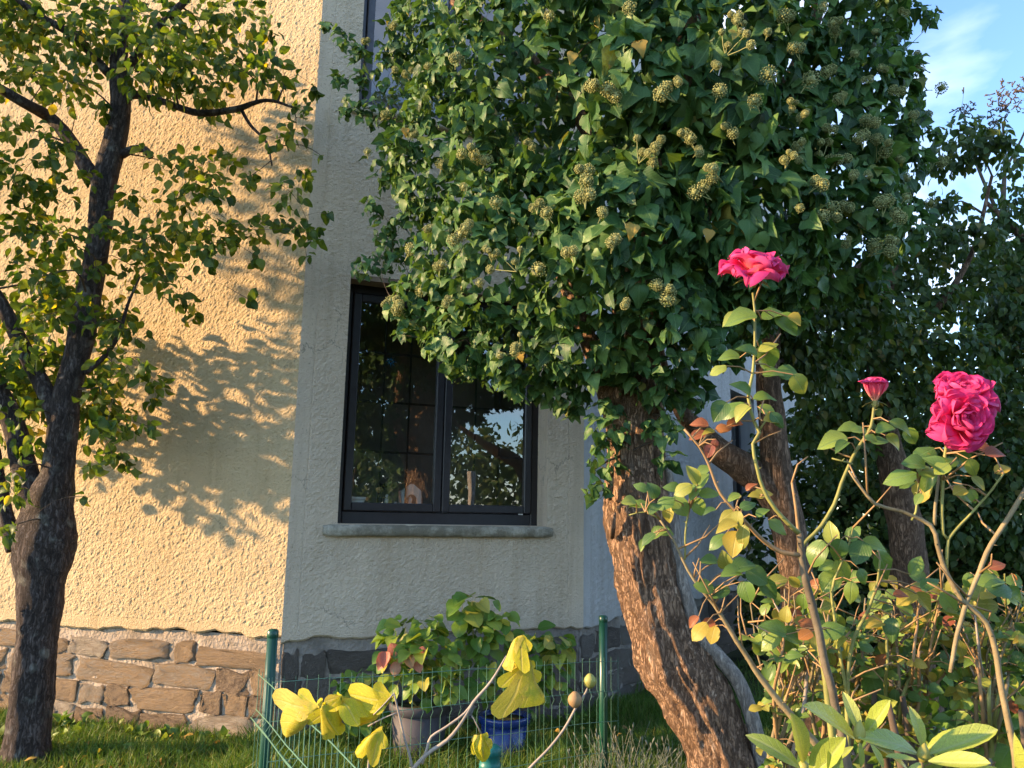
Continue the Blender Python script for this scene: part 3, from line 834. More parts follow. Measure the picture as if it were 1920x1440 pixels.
def window(C, D, N, h, mat, cols, rows, rail, sashes=2):
    s0, s1, z0, z1 = h['s0'], h['s1'], h['z0'], h['z1']
    O = C - N * (REC - 0.03)                         # middle plane of the frame
    def bar(mb, sa, sb, za, zb, t, off=0.0, bev=0.006):
        mb.box(O + D * (sa + sb) / 2 + Zv * (za + zb) / 2 + N * off, D * (sb - sa) / 2, N * t, Zv * (zb - za) / 2, bev)
    fw_, fb, ft = 0.055, rail, 0.085
    mb = MB()
    bar(mb, s0 - 0.01, s0 + fw_, z0 - 0.02, z1 + 0.01, 0.032)
    bar(mb, s1 - fw_, s1 + 0.01, z0 - 0.02, z1 + 0.01, 0.032)
    bar(mb, s0 + fw_, s1 - fw_, z1 - ft, z1 + 0.01, 0.031)
    bar(mb, s0 + fw_, s1 - fw_, z0 - 0.02, z0 + fb, 0.031)
    win = part('window', mb.mesh('window', mat, C1, False), house)
    ms_ = (s0 + s1) / 2
    w_ = (s1 - s0 - 2 * fw_) / sashes
    for k in range(sashes):
        a, b = s0 + fw_ + k * w_ + 0.004, s0 + fw_ + (k + 1) * w_ - 0.004
        za, zb = z0 + fb + 0.004, z1 - ft - 0.004
        sw = 0.058
        mb = MB()
        bar(mb, a, a + sw, za, zb, 0.03, 0.022)
        bar(mb, b - sw, b, za, zb, 0.03, 0.022)
        bar(mb, a + sw, b - sw, zb - sw, zb, 0.029, 0.022)
        bar(mb, a + sw, b - sw, za, za + sw, 0.029, 0.022)
        part('sash', mb.mesh('sash', mat, C1, False), win)
        ga, gb, gz0, gz1 = a + sw, b - sw, za + sw, zb - sw
        for i in range(1, cols):
            mb = MB(); s = ga + (gb - ga) * i / cols
            bar(mb, s - 0.006, s + 0.006, gz0, gz1, 0.005, 0.004, 0)
            part('glazing_bar', mb.mesh('glazing_bar', M['bar'], C1, False), win)
        for i in range(1, rows):
            mb = MB(); z = gz0 + (gz1 - gz0) * i / rows
            bar(mb, ga, gb, z - 0.008, z + 0.008, 0.0055, 0.004, 0)
            part('glazing_bar', mb.mesh('glazing_bar', M['bar'], C1, False), win)
        mb = MB()
        g = O + N * 0.024
        mb.add([g + D * (ga - .004) + Zv * (gz0 - .004), g + D * (gb + .004) + Zv * (gz0 - .004), g + D * (gb + .004) + Zv * (gz1 + .004), g + D * (ga - .004) + Zv * (gz1 + .004)], [[0, 1, 2, 3]])
        part('pane', mb.mesh('pane', M['glass'], C1, False), win)
    # dim room behind the window
    mb = MB()
    I = C - N * (REC + 0.005)
    ra, rb, rz0, rz1, dp = s0 - 0.12, s1 + 0.12, z0 - 0.35, z1 + 0.15, 1.3
    q = [I + D * ra + Zv * rz0, I + D * rb + Zv * rz0, I + D * rb + Zv * rz1, I + D * ra + Zv * rz1]
    q += [p - N * dp for p in q]
    mb.add(q, [[4, 5, 6, 7], [0, 1, 5, 4], [1, 2, 6, 5], [2, 3, 7, 6], [3, 0, 4, 7]])
    mb.box(I + D * (s0 + s1) / 2 + Zv * (z0 + fb * 0.3) - N * 0.12, D * ((s1 - s0) / 2 + 0.06), N * 0.115, Zv * 0.02)
    part('room', mb.mesh('room', M['room'], C1, False), house)
    return win, O
win_bay, O_bay = window(C1, D2, N2, WB['bay'], M['frame'], 3, 4, 0.085)
window(C1, D2, N2, WB['up'], M['frame_up'], 3, 4, 0.085)
window(C2, D3, N3, WS, M['frame'], 2, 4, 0.085, 1)
mb = MB()                                            # painted lintel board under the top of the opening
mb.box(C1 + D2 * 1.09 - N2 * 0.07 + Zv * 3.137, D2 * 0.769, N2 * 0.068, Zv * 0.017)
part('lintel', mb.mesh('lintel', M['soffit'], C1, False), house)

mb = MB()                                            # small pale mark low on the frame
q = on_plane(976, 964, O_bay + N2 * 0.034, N2)
mb.box(q, D2 * 0.018, N2 * 0.002, Zv * 0.006)
part('pale_plate', mb.mesh('pale_plate', M['white'], C1, False), win_bay)
# things standing on the inner sill and hanging in the bay window
def inside(px, py, back=0.05):
    return on_plane(px, py, O_bay - N2 * back, N2)
zi = WB['bay']['z0'] + 0.085 * 0.3 + 0.02
def in_frame_axes(b):
    return Matrix(((D2[0], N2[0], 0, b[0]), (D2[1], N2[1], 0, b[1]), (D2[2], N2[2], 1, b[2]), (0, 0, 0, 1)))
b = inside(771, 938); b[2] = WB['bay']['z0'] + 0.10
zi = b[2] - 0.0
sb_ = thing('sill_shelf', 'narrow dim shelf behind the left window sash carrying the ornaments', 'shelf', b)
mbx = MB(); mbx.box(C1 + D2 * 0.72 - N2 * (REC + 0.075) + Zv * (zi - 0.012), D2 * 0.36, N2 * 0.07, Zv * 0.01)
part('board', mbx.mesh('board', M['room'], b, False), sb_)
mbx = MB(); mbx.box(C1 + D2 * 0.72 - N2 * (REC + 0.075) + Zv * (zi - 0.05), D2 * 0.34, N2 * 0.01, Zv * 0.026)
part('bracket', mbx.mesh('bracket', M['room'], b, False), sb_)
lan = thing('lantern', 'white house shaped lantern with arched opening on the window sill', 'lantern', b)
def arch_panel(w_, h_, hole_w, hole_h, z0, t):
    """a gabled panel with an arched hole, in the D2 / Z plane"""
    n = 10
    a = np.linspace(0, math.pi, n)
    inner = [(-hole_w, z0 + 0.012)] + [(-hole_w * math.cos(q), z0 + hole_h + hole_w * math.sin(q)) for q in a] + [(hole_w, z0 + 0.012)]
    m = len(inner)
    outer = []
    for i, (u, v) in enumerate(inner):
        k = i / (m - 1)
        if k < 0.25: outer.append((-w_, z0 + (h_ * 0.7) * min(1, k / 0.25)))
        elif k > 0.75: outer.append((w_, z0 + (h_ * 0.7) * min(1, (1 - k) / 0.25)))
        else: outer.append((-w_ + 2 * w_ * (k - 0.25) / 0.5, z0 + h_ * (0.7 + 0.3 * (1 - abs(k - 0.5) / 0.25))))
    V_ = [np.array([u, y, v]) for y in (-t, t) for u, v in inner + outer]
    F_ = []
    for i in range(m - 1):
        F_ += [[i, i + 1, m + i + 1, m + i], [2 * m + i, 3 * m + i, 3 * m + i + 1, 2 * m + i + 1], [i, 2 * m + i, 2 * m + i + 1, i + 1], [m + i, m + i + 1, 3 * m + i + 1, 3 * m + i]]
    return V_, F_
def local_mesh(mb_, name, mat):
    V_, F_, uv_ = mb_.arrays()
    V_ = np.outer(V_[:, 0], D2) + np.outer(V_[:, 1], N2) + np.outer(V_[:, 2], Zv)
    mb2 = MB(); mb2.V = [V_]; mb2.F = mb_.F; mb2.UV = [uv_]; mb2.n = len(V_)
    return mb2.mesh(name, mat, None, False)
m_ = MB(); m_.add(*arch_panel(0.075, 0.2, 0.04, 0.075, 0.0, 0.006)); part('front_panel', local_mesh(m_, 'front_panel', M['white']), lan)
m_ = MB(); m_.box((0, -0.05, 0.006), (0.08, 0, 0), (0, 0.055, 0), (0, 0, 0.006)); part('base', local_mesh(m_, 'base', M['white']), lan)
for s in (-1, 1):
    m_ = MB(); m_.box((s * 0.07, -0.05, 0.075), (0.005, 0, 0), (0, 0.045, 0), (0, 0, 0.065)); part('side_panel', local_mesh(m_, 'side_panel', M['white']), lan)
m_ = MB(); m_.tube([(-.005, -.03, .012), (-.003, -.03, .06), (0, -.03, .08), (0, -.03, .1)], [.022, .014, .016, .004], 8); part('figure', local_mesh(m_, 'figure', M['white']), lan)
def pale_figure(px, py, hgt, label, name='figurine'):
    q = inside(px, py, 0.07); q[2] = zi
    t = thing(name, label, 'figurine', q)
    m_ = MB(); m_.lathe((0, 0, 0), [(0.0, 0), (0.022, 0), (0.02, hgt * .2), (0.012, hgt * .5), (0.015, hgt * .68), (0.007, hgt * .74), (0.0, hgt * .76)], 12)
    part('body', local_mesh(m_, 'body', M['white']), t)
    m_ = MB(); m_.lathe((0, 0, 0), [(0, hgt * .74), (0.009, hgt * .79), (0.011, hgt * .87), (0.007, hgt * .96), (0, hgt)], 10)
    part('head', local_mesh(m_, 'head', M['white']), t)
pale_figure(725, 930, 0.115, 'taller pale figurine on the sill left of the white lantern')
pale_figure(742, 934, 0.06, 'tiny white figurine on the sill close beside the lantern')
q = inside(663, 938, 0.07); q[2] = zi
bowl = thing('window_box', 'low white planter box in the lower left pane', 'planter', q)
m_ = MB()
Vb = [(sx * a, sy * c, z) for a, c, z in ((.06, .035, 0), (.075, .045, .085), (.068, .038, .085), (.055, .03, .01)) for sx, sy in ((-1, -1), (1, -1), (1, 1), (-1, 1))]
m_.add(Vb, [[3, 2, 1, 0]] + [[r * 4 + i, r * 4 + (i + 1) % 4, (r + 1) * 4 + (i + 1) % 4, (r + 1) * 4 + i] for r in range(3) for i in range(4)] + [[12, 13, 14, 15]])
part('box', local_mesh(m_, 'box', M['white']), bowl)
m_ = MB(); m_.box((0, .047, .078), (.08, 0, 0), (0, .006, 0), (0, 0, .01), .003); part('rim', local_mesh(m_, 'rim', M['white']), bowl)
q = inside(715, 935, 0.10); q[2] = zi
fl = thing('flower_ornament', 'dark flower ornament on a thin stick behind the left pane', 'ornament', q)
m_ = MB(); m_.tube([(0, 0, 0), (0.004, 0, 0.09), (0, 0, 0.16)], [.003, .003, .003], 6); part('stick', local_mesh(m_, 'stick', M['dark_orn']), fl)
for k in range(6):
    a = k * math.pi / 3
    m_ = MB(); m_.tube([(0, 0, .165), (math.cos(a) * .02, .004, .165 + math.sin(a) * .016), (math.cos(a) * .038, .0, .165 + math.sin(a) * .026)], [.005, .012, .004], 6)
    part('petal', local_mesh(m_, 'petal', M['dark_orn']), fl)
q = inside(733, 678, 0.03)
sc_ = thing('suncatcher', 'blue star shaped suncatcher hanging behind the left sash', 'suncatcher', q)
m_ = MB(); m_.tube([(0, 0, 0.03), (0, 0, 0.30)], [.0012, .0012], 5); part('thread', local_mesh(m_, 'thread', M['dark_orn']), sc_)
for k in range(8):
    a = k * math.pi / 4
    c, s = math.cos(a), math.sin(a)
    m_ = MB(); m_.add([(c * .008 - s * .010, 0, s * .008 + c * .010), (c * .05, 0, s * .05), (c * .008 + s * .010, 0, s * .008 - c * .010), (c * .02, .008, s * .02), (c * .02, -.008, s * .02)],
                      [[0, 1, 3], [1, 2, 3], [2, 0, 3], [1, 0, 4], [2, 1, 4], [0, 2, 4]])
    part('glass_point', local_mesh(m_, 'glass_point', M['blue_glass']), sc_)

# ---------------------------------------------------------------- leaves
def leaf_template(prof, fold=0.25, droop=0.25, wave=0.0, cols=1, twist=0.0):
    """leaf of unit length along +Y, face up +Z; prof: (v, half width)"""
    V, UV, F = [], [], []
    us = np.linspace(-1, 1, 2 * cols + 1)
    m = len(us)
    for v, hw in prof:
        for u in us:
            x = u * hw
            z = fold * abs(x) - droop * v * v + wave * math.sin(v * 9 + u * 2.5) * abs(u) * 0.6 + twist * x * v
            y = v - 0.12 * abs(u) ** 2 * hw * (1 if v < 0.3 else 0)
            V.append((x, y, z)); UV.append((u * hw * 2.2, v))
    for i in range(len(prof) - 1):
        for k in range(m - 1):
            F.append([i * m + k, i * m + k + 1, (i + 1) * m + k + 1, (i + 1) * m + k])
    return np.array(V), np.array(F), np.array(UV)
IVY = [(0.0, 0.03), (0.0, 0.24), (0.11, 0.40), (0.25, 0.45), (0.42, 0.37), (0.62, 0.25), (0.82, 0.11), (1.0, 0.005)]
IVY_LOBED = [(0.0, 0.03), (-0.06, 0.25), (0.08, 0.47), (0.22, 0.53), (0.34, 0.36), (0.52, 0.30), (0.76, 0.15), (1.0, 0.005)]
OVAL = [(0.0, 0.01), (0.10, 0.17), (0.28, 0.29), (0.48, 0.33), (0.68, 0.27), (0.86, 0.14), (1.0, 0.005)]
ROUND = [(0.0, 0.01), (0.08, 0.20), (0.25, 0.36), (0.47, 0.42), (0.70, 0.35), (0.88, 0.18), (1.0, 0.005)]
IVY_ROUND = [(0.0, 0.03), (0.02, 0.2), (0.14, 0.35), (0.3, 0.42), (0.48, 0.38), (0.68, 0.27), (0.86, 0.13), (1.0, 0.005)]
IVY_OVAL = [(0.0, 0.03), (0.04, 0.12), (0.16, 0.25), (0.32, 0.32), (0.5, 0.30), (0.7, 0.2), (0.87, 0.1), (1.0, 0.005)]
LONG = [(0.0, 0.015), (0.10, 0.07), (0.30, 0.145), (0.55, 0.175), (0.78, 0.14), (0.92, 0.075), (1.0, 0.005)]
T_IVY = [leaf_template(IVY, .08, .18, .10, 2), leaf_template(IVY, .22, .34, .14, 2), leaf_template(IVY_LOBED, .10, .28, .10, 2), leaf_template(IVY, -.12, .38, .12, 2, .2), leaf_template(IVY_LOBED, .28, .2, .10, 2, -.2), leaf_template(IVY_ROUND, .12, .22, .12, 2), leaf_template(IVY_OVAL, .2, .3, .12, 2, .2)]
T_OVAL = [leaf_template(OVAL, .25, .2, .04), leaf_template(OVAL, .6, .32, .06, 1, .3), leaf_template(OVAL, -.1, .4, .08), leaf_template(OVAL, .9, .15, .05, 1, -.4)]
T_ROUND = [leaf_template(ROUND, .2, .15, .05), leaf_template(ROUND, .5, .3, .05, 1, .3), leaf_template(ROUND, -.15, .35, .08), leaf_template(ROUND, .75, .25, .04, 1, -.3)]
T_LONG = [leaf_template(LONG, .5, .12, .0, 2), leaf_template(LONG, .3, .3, .0, 2, .2), leaf_template(LONG, .6, -.1, .0, 2, -.2)]
T_SMALL = [leaf_template([(0, .02), (.3, .3), (.65, .26), (1, .01)], f, d) for f, d in ((.2, .15), (.7, .3), (-.2, .35))]

def scatter_arrays(temps, pos, Y, Z, S, ti):
    X, Y, Z = frame(Y, Z)
    TV = np.stack([t[0] for t in temps])[ti]         # N, nv, 3
    V = pos[:, None] + S[:, None, None] * (TV[..., :1] * X[:, None] + TV[..., 1:2] * Y[:, None] + TV[..., 2:] * Z[:, None])
    nv = TV.shape[1]
    F = temps[0][1][None] + (np.arange(len(pos)) * nv)[:, None, None]
    UV = np.broadcast_to(temps[0][2][None], (len(pos),) + temps[0][2].shape)
    return V.reshape(-1, 3), F.reshape(-1, F.shape[-1]), UV.reshape(-1, 2)
def pick(a, idx): return [q[idx] for q in a]
def front_leaves(pos, S, n, cell=13.0, margin=10):
    """indices of the n leaves that show largest in the photograph"""
    x, y, z = proj(pos)
    ok = (x > -margin) & (x < 1920 + margin) & (y > -margin) & (y < 1440 + margin) & (z > 0.1)
    idx = np.where(ok)[0]
    order = idx[np.argsort(z[idx])]
    seen, keep = set(), []
    for i in order:
        k = (int(x[i] // cell), int(y[i] // cell))
        if k in seen: continue
        size = FPX * S[i] / z[i]
        r = max(0, int(size * 0.25 // cell))
        for dx in range(-r, r + 1):
            for dy in range(-r, r + 1): seen.add((k[0] + dx, k[1] + dy))
        keep.append((size, i))
    keep.sort(reverse=True)
    return np.array([i for _, i in keep[:n]], int)
def dress(root, base, temps, pos, Y, Z, S, mat, n=300, leafname='leaf', stuffname='foliage', cell=13.0, meshes=None):
    """the n most visible leaves as parts of their own, the rest joined"""
    pos, Y, Z, S = (np.asarray(q, float) for q in (pos, Y, Z, S))
    ti = rng.integers(0, len(temps), len(pos))
    f = front_leaves(pos, S, n, cell) if n > 0 else np.array([], int)
    if len(f):
        me = meshes or [make_mesh(leafname, t[0], [t[1]], mat, t[2]) for t in temps]
        for i in f: placed(leafname, me[ti[i]], root, base, pos[i], Y[i], Z[i], S[i])
    rest = np.setdiff1d(np.arange(len(pos)), f)
    if len(rest):
        V, F, UV = scatter_arrays(temps, pos[rest], Y[rest], Z[rest], S[rest], ti[rest])
        part(stuffname, make_mesh(stuffname, V - np.asarray(base), [F], mat, UV), root, kind='stuff')
def rand_dirs(n): return nrm(rng.normal(size=(n, 3)))

# twigs reach from the nearest wood to a cluster of leaves
class Wood:
    def __init__(s): s.p, s.r = [], []
    def add(s, pts, rad):
        for q, r in zip(pts, rad): s.p.append(np.asarray(q)); s.r.append(r)
    def near(s, q):
        a = np.array(s.p)
        d = np.linalg.norm(a - q, axis=1) + np.where(a[:, 2] > q[2] + 0.1, 0.25, 0)
        i = int(np.argmin(d))
        return a[i], s.r[i]
def twig_to(mb, wood, q, r0=0.012, sag=0.0, seg=5):
    a, ra = wood.near(q)
    L_ = np.linalg.norm(q - a)
    if L_ < 0.03: return
    mid = (a + q) / 2 + rng.normal(size=3) * L_ * 0.10 + np.array([0, 0, L_ * (0.12 - sag)])
    pts, rad = spline([a, mid, q], [min(r0, ra * 0.7), min(r0, ra * .7) * 0.6, 0.0022], 0.08)
    mb.tube(pts, rad, seg, cap=False)
    wood.add(pts[1:], rad[1:])

# ---------------------------------------------------------------- fruit tree on the left
def px_limb(mb, wood, pts, D, step=0.04, seg=14, rough=0.09, ridge=0.08, seed=0.0, rscale=7.0):
    """limb through (px, py, width px[, depth]) measured on the photograph"""
    q = [P(p[0], p[1], p[3] if len(p) > 3 else D) for p in pts]
    r = [(0.41 if pts[0][0] < 500 else 0.5) * p[2] * (p[3] if len(p) > 3 else D) / FPX for p in pts]
    a, b = spline(q, r, step)
    mb.tube(a, b, seg, True, rough, rscale, ridge, seed)
    if wood is not None: wood.add(a, b)
    return a, b
def tree_limb(root, base, name, mat, wood, pts, D, **k):
    mb = MB()
    px_limb(mb, wood, pts, D, **k)
    return part(name, mb.mesh(name, mat, base), root)

TD = 4.8
tb = P(48, 1432, TD); tb[2] = 0
apple = thing('fruit_tree', 'old fruit tree with dark forked trunk and small yellowing leaves before the sunlit wall', 'tree', tb)
wd = Wood()
tree_limb(apple, tb, 'trunk', M['bark_dark'], wd, [(40, 1470, 118), (46, 1425, 98), (58, 1320, 82), (68, 1200, 84), (76, 1110, 96), (82, 1050, 118), (86, 1000, 124), (96, 930, 92), (108, 880, 70), (118, 800, 62), (126, 740, 60), (148, 650, 58), (168, 550, 54), (184, 450, 52), (192, 370, 56), (200, 325, 56), (216, 260, 52), (226, 190, 46), (222, 110, 38), (235, 20, 32), (240, -120, 26), (250, -300, 16)], TD, seg=28, step=0.022, rough=0.1, ridge=0.1, seed=2)
tree_limb(apple, tb, 'limb', M['bark_dark'], wd, [(196, 350, 44), (165, 318, 36), (130, 262, 34), (95, 222, 30), (40, 190, 26, 4.6), (-40, 140, 22, 4.5), (-160, 40, 16, 4.4)], TD, seed=5)
tree_limb(apple, tb, 'limb', M['bark_dark'], wd, [(112, 800, 46), (95, 755, 40), (62, 690, 36, 4.8), (28, 620, 34, 4.75), (2, 570, 32, 4.7), (-60, 470, 26, 4.6), (-140, 300, 20, 4.5), (-200, 100, 12, 4.4)], TD, seed=8)
tree_limb(apple, tb, 'limb', M['bark_dark'], wd, [(70, 1010, 62), (60, 940, 56), (46, 880, 52), (30, 810, 48, 4.8), (5, 750, 44, 4.75), (-60, 640, 36, 4.6), (-200, 480, 26, 4.5), (-340, 300, 14, 4.4)], TD, seed=11)
tree_limb(apple, tb, 'limb', M['bark_dark'], wd, [(30, 1030, 40), (8, 960, 34, 4.8), (-8, 880, 30, 4.8), (-20, 820, 26, 4.7), (-90, 700, 18, 4.6)], TD, seed=14)
tree_limb(apple, tb, 'limb', M['bark_dark'], wd, [(228, 180, 26), (262, 178, 20, 4.8), (310, 192, 17, 4.75), (372, 212, 17, 4.7), (440, 205, 15, 4.7), (500, 188, 9, 4.65), (560, 205, 5, 4.6)], TD, seed=17)
tree_limb(apple, tb, 'limb', M['bark_dark'], wd, [(452, 205, 9, 4.7), (470, 235, 8, 4.7), (500, 268, 6, 4.65), (510, 310, 4, 4.6)], 4.7, seed=18, seg=8)
tree_limb(apple, tb, 'limb', M['bark_dark'], wd, [(160, 700, 13), (196, 668, 12, 4.8), (222, 628, 10, 4.75), (240, 570, 7, 4.7), (262, 520, 4, 4.65)], TD, seed=19, seg=8)
tree_limb(apple, tb, 'limb', M['bark_dark'], wd, [(225, 150, 24), (290, 60, 20, 4.7), (380, -30, 15, 4.6), (470, -120, 10, 4.5)], TD, seed=20, seg=10)
tree_limb(apple, tb, 'limb', M['bark_dark'], wd, [(205, 140, 22), (140, 70, 20, 4.7), (60, 20, 16, 4.6), (-40, -60, 12, 4.5)], TD, seed=21, seg=10)
# sawn stub on the trunk
tree_limb(apple, tb, 'stub', M['bark_dark'], None, [(228, 290, 22), (250, 280, 20), (270, 280, 18), (283, 294, 17)], TD, seed=23, seg=10, step=0.02)
# leaf clusters: px, py, radius px, depth
AC = [(60, 50, 80), (150, 60, 70), (210, 30, 80), (300, 60, 80), (380, 60, 70), (440, 120, 50), (500, 120, 42), (530, 155, 34), (120, 150, 60), (280, 130, 70), (360, 130, 60), (400, 180, 45),
      (30, 130, 60), (20, 230, 40), (110, 270, 42), (40, 330, 60), (100, 350, 40), (50, 430, 55), (120, 450, 45), (70, 520, 45), (300, 300, 36), (370, 320, 44), (400, 350, 40), (330, 370, 40),
      (340, 430, 48), (400, 440, 48), (460, 440, 40), (510, 420, 34), (560, 430, 32), (590, 445, 24), (545, 360, 34), (580, 330, 22), (270, 450, 44), (250, 500, 40), (310, 520, 38), (340, 560, 26), (355, 590, 16), (490, 490, 16),
      (465, 560, 9), (480, 540, 8), (575, 480, 10), (90, 590, 40), (50, 640, 46), (100, 660, 30), (30, 700, 40), (200, 600, 42), (240, 620, 34), (210, 680, 40), (260, 700, 36), (300, 720, 18), (290, 750, 14), (190, 740, 34),
      (200, 800, 36), (240, 790, 30), (280, 800, 14), (210, 850, 26), (240, 870, 16), (170, 880, 14), (30, 770, 34), (50, 830, 26), (20, 880, 26), (30, 930, 30), (10, 990, 16), (160, 930, 6), (555, 240, 24), (570, 200, 18), (590, 165, 14),
      (520, 260, 22), (610, 400, 10), (600, 290, 10), (180, 500, 24), (150, 560, 26), (200, 420, 26), (240, 370, 30), (190, 200, 24), (160, 330, 20), (440, 30, 60), (500, 60, 30), (20, 20, 60), (430, 290, 26), (470, 330, 22), (300, 480, 40), (380, 480, 30)]
pos, SS, CC = [], [], []
tw = MB()
for (cx, cy, cr) in AC:
    for _ in range(2 if cr > 40 else 1):
        D = vary(4.3, 4.95)
        c = P(cx, cy, D)
        r = cr * D / FPX
        n = max(5, int((cr / 14.0) ** 2 * 3.3 + 6)) if cr > 12 else int(vary(3, 6))
        if cr > 40: n = int(n * 0.85)
        twig_to(tw, wd, c, 0.008)
        q = c + rand_dirs(n) * (rng.random((n, 1)) ** 0.5) * r * np.array([1, 1.3, 1])
        pos.append(q); SS.append(vary(.048, .082, n)); CC.append(np.repeat(c[None], n, 0))
        for k in range(min(4, n // 6)):
            twig_to(tw, wd, q[k], 0.004)
# the far side of the crown, towards the sun and out of the frame: it casts the shade on the wall
far = []
for _ in range(40):
    far.append((np.array([vary(-5.4, -3.4), vary(3.9, 4.9), vary(2.6, 5.2)]), vary(.22, .4)))
for _ in range(32):                                  # low boughs behind the trunk, close to the wall
    x_w = vary(-3.75, -2.75)
    far.append((np.array([x_w, C1[1] + (C1[0] - x_w) * .287 - vary(.32, .72), vary(1.9, 2.95)]), vary(.14, .26)))
for c, r in far:
    if (c - C1) @ N1 < 0.25: continue
    n = int(70 * (r / .3) ** 2)
    twig_to(tw, wd, c, 0.012)
    q = c + rand_dirs(n) * (rng.random((n, 1)) ** 0.5) * r
    pos.append(q); SS.append(vary(.06, .095, n)); CC.append(np.repeat(c[None], n, 0))
part('twigs', tw.mesh('twigs', M['twig'], tb), apple, kind='stuff')
pos, SS, CC = np.concatenate(pos), np.concatenate(SS), np.concatenate(CC)
ok = ((pos - C1) @ N1 > 0.08) | ((pos - C1) @ N2 > 0.08)
pos, SS, CC = pos[ok], SS[ok], CC[ok]
Yd = nrm((pos - CC) * 1.2 + rng.normal(size=pos.shape) * 0.10 + np.array([0, 0, -0.13]))
Zd = nrm(rng.normal(size=pos.shape) * 0.8 + np.array([-0.1, -0.35, 0.55]))
dress(apple, tb, T_OVAL, pos, Yd, Zd, SS, M['fruit_leaf'], 300, cell=11)
# ---------------------------------------------------------------- leaning tree in the middle and the ivy that covers it
ID = 3.9
ib = P(1400, 1530, ID); ib[2] = 0
itree = thing('leaning_tree', 'leaning tree trunk with fissured orange brown bark under a dense ivy crown', 'tree', ib)
iw = Wood()
tree_limb(itree, ib, 'trunk', M['bark'], iw, [(1450, 1600, 170), (1400, 1500, 130), (1365, 1440, 112), (1335, 1375, 112), (1300, 1300, 122), (1262, 1235, 122), (1232, 1160, 114), (1213, 1080, 116), (1200, 1000, 120), (1194, 935, 122), (1192, 860, 106), (1190, 780, 104), (1186, 700, 98), (1200, 560, 90), (1230, 350, 84), (1270, 100, 70), (1280, -200, 50), (1270, -500, 30)], ID, seg=96, step=0.012, rough=0.12, ridge=0.15, seed=31, rscale=8)
tree_limb(itree, ib, 'limb', M['bark'], iw, [(1165, 830, 44), (1148, 770, 40, 3.85), (1130, 710, 38, 3.8), (1090, 600, 34, 3.85), (1040, 480, 28, 4.1), (1000, 400, 18, 4.3)], 3.84, seg=20, seed=33, ridge=0.14)
tree_limb(itree, ib, 'limb', M['bark'], iw, [(1200, 560, 60), (1300, 420, 48), (1420, 260, 40), (1520, 60, 30), (1560, -150, 20)], ID, seed=35)
tree_limb(itree, ib, 'limb', M['bark'], iw, [(1225, 380, 50), (1130, 270, 40, 4.1), (1000, 120, 30, 4.4), (850, 0, 20, 4.5)], ID, seed=37)
# torn bark flaps on the trunk
for k, (px_, py_, ln_) in enumerate([(1146, 905, .16), (1172, 850, .2), (1150, 985, .12), (1215, 760, .18), (1160, 740, .14)]):
    a = P(px_, py_, ID - 0.16)
    mb = MB()
    mb.tube([a + [0, .05, -ln_ / 2], a + [-.006, .01, 0], a + [.004, -.012, ln_ / 2]], [.012, .02, .008], 7, True, .35, 20, 0, k)
    part('bark_flap', mb.mesh('bark_flap', M['bark'], ib), itree)

SPH = [(1250, 250, 320, 3.9), (1500, 250, 225, 4.0), (1000, 190, 250, 4.0), (860, 300, 150, 4.2), (960, 480, 175, 3.8), (1150, 470, 190, 3.55), (1380, 430, 180, 3.55), (1540, 410, 160, 3.8), (1100, 0, 300, 3.9), (1440, -20, 270, 3.9),
       (860, 60, 150, 4.2), (1620, 330, 105, 4.0), (1250, -260, 420, 3.9), (1620, 120, 80, 4.0), (1660, 20, 60, 4.0), (800, 560, 66, 4.1), (880, 630, 84, 3.9), (980, 640, 100, 3.8), (1100, 620, 110, 3.65), (1250, 600, 120, 3.55),
       (1225, 690, 70, 3.7), (1340, 580, 105, 3.7), (1450, 510, 105, 3.8), (1590, 490, 80, 4.0), (995, 715, 40, 3.9), (1065, 730, 42, 3.85), (1130, 860, 30, 3.72), (1115, 910, 24, 3.72), (1140, 790, 40, 3.72), (1240, 800, 32, 3.7), (1250, 860, 18, 3.7), (1290, 730, 40, 3.75), (1690, 420, 55, 4.0), (1680, 230, 40, 4.0), (1010, 190, 150, 4.55), (1070, 250, 130, 4.5), (930, 160, 110, 4.5), (960, 330, 110, 4.4)]
# loose sprays at the left edge, seen against the wall
SPRAY = [(740, 290, 55, 4.3), (725, 330, 30, 4.3), (770, 400, 60, 4.3), (735, 480, 45, 4.3), (690, 500, 28, 4.3), (700, 390, 22, 4.3), (730, 200, 50, 4.3), (690, 215, 28, 4.3), (650, 205, 22, 4.3), (670, 95, 26, 4.3), (640, 70, 20, 4.3), (720, 110, 50, 4.3), (770, 60, 60, 4.3), (740, 575, 18, 4.0), (760, 610, 26, 4.0), (720, 440, 30, 4.3), (790, 490, 50, 4.3), (820, 650, 30, 3.95), (640, 150, 16, 4.3), (1715, 110, 22, 4.0), (1735, 30, 24, 4), (1720, 180, 20, 4), (1745, 250, 22, 4), (610, 45, 10, 4.3), (680, 150, 24, 4.3)]
ivy = thing('ivy', 'mature flowering ivy covering the leaning tree in a huge round crown', 'ivy', ib)
SC_ = np.array([P(x, y, D) for x, y, r, D in SPH])
SR_ = np.array([r * D / FPX for x, y, r, D in SPH])
pos, nor, SS, inner = [], [], [], []
CAMP = np.array([0, 0, EYE])
for i, (x, y, r, D) in enumerate(SPH):
    R_ = SR_[i]
    n = int(4 * math.pi * R_ * R_ * 580)
    d = rand_dirs(n)
    toC = nrm(CAMP - SC_[i])
    keep = (d @ toC > -0.25) | (rng.random(n) < 0.25)
    d = d[keep]; n = len(d)
    lump = np.array([noise.noise(Vector(SC_[i] * 3 + q * 2.6 * max(R_ * 2, 1))) for q in d])
    k = 0.88 + 0.27 * lump + vary(-.07, .06, n) * (0.4 / max(R_, .25)) ** .5
    q = SC_[i] + d * (R_ * k)[:, None]
    pos.append(q); nor.append(d); inner.append(np.full(n, i))
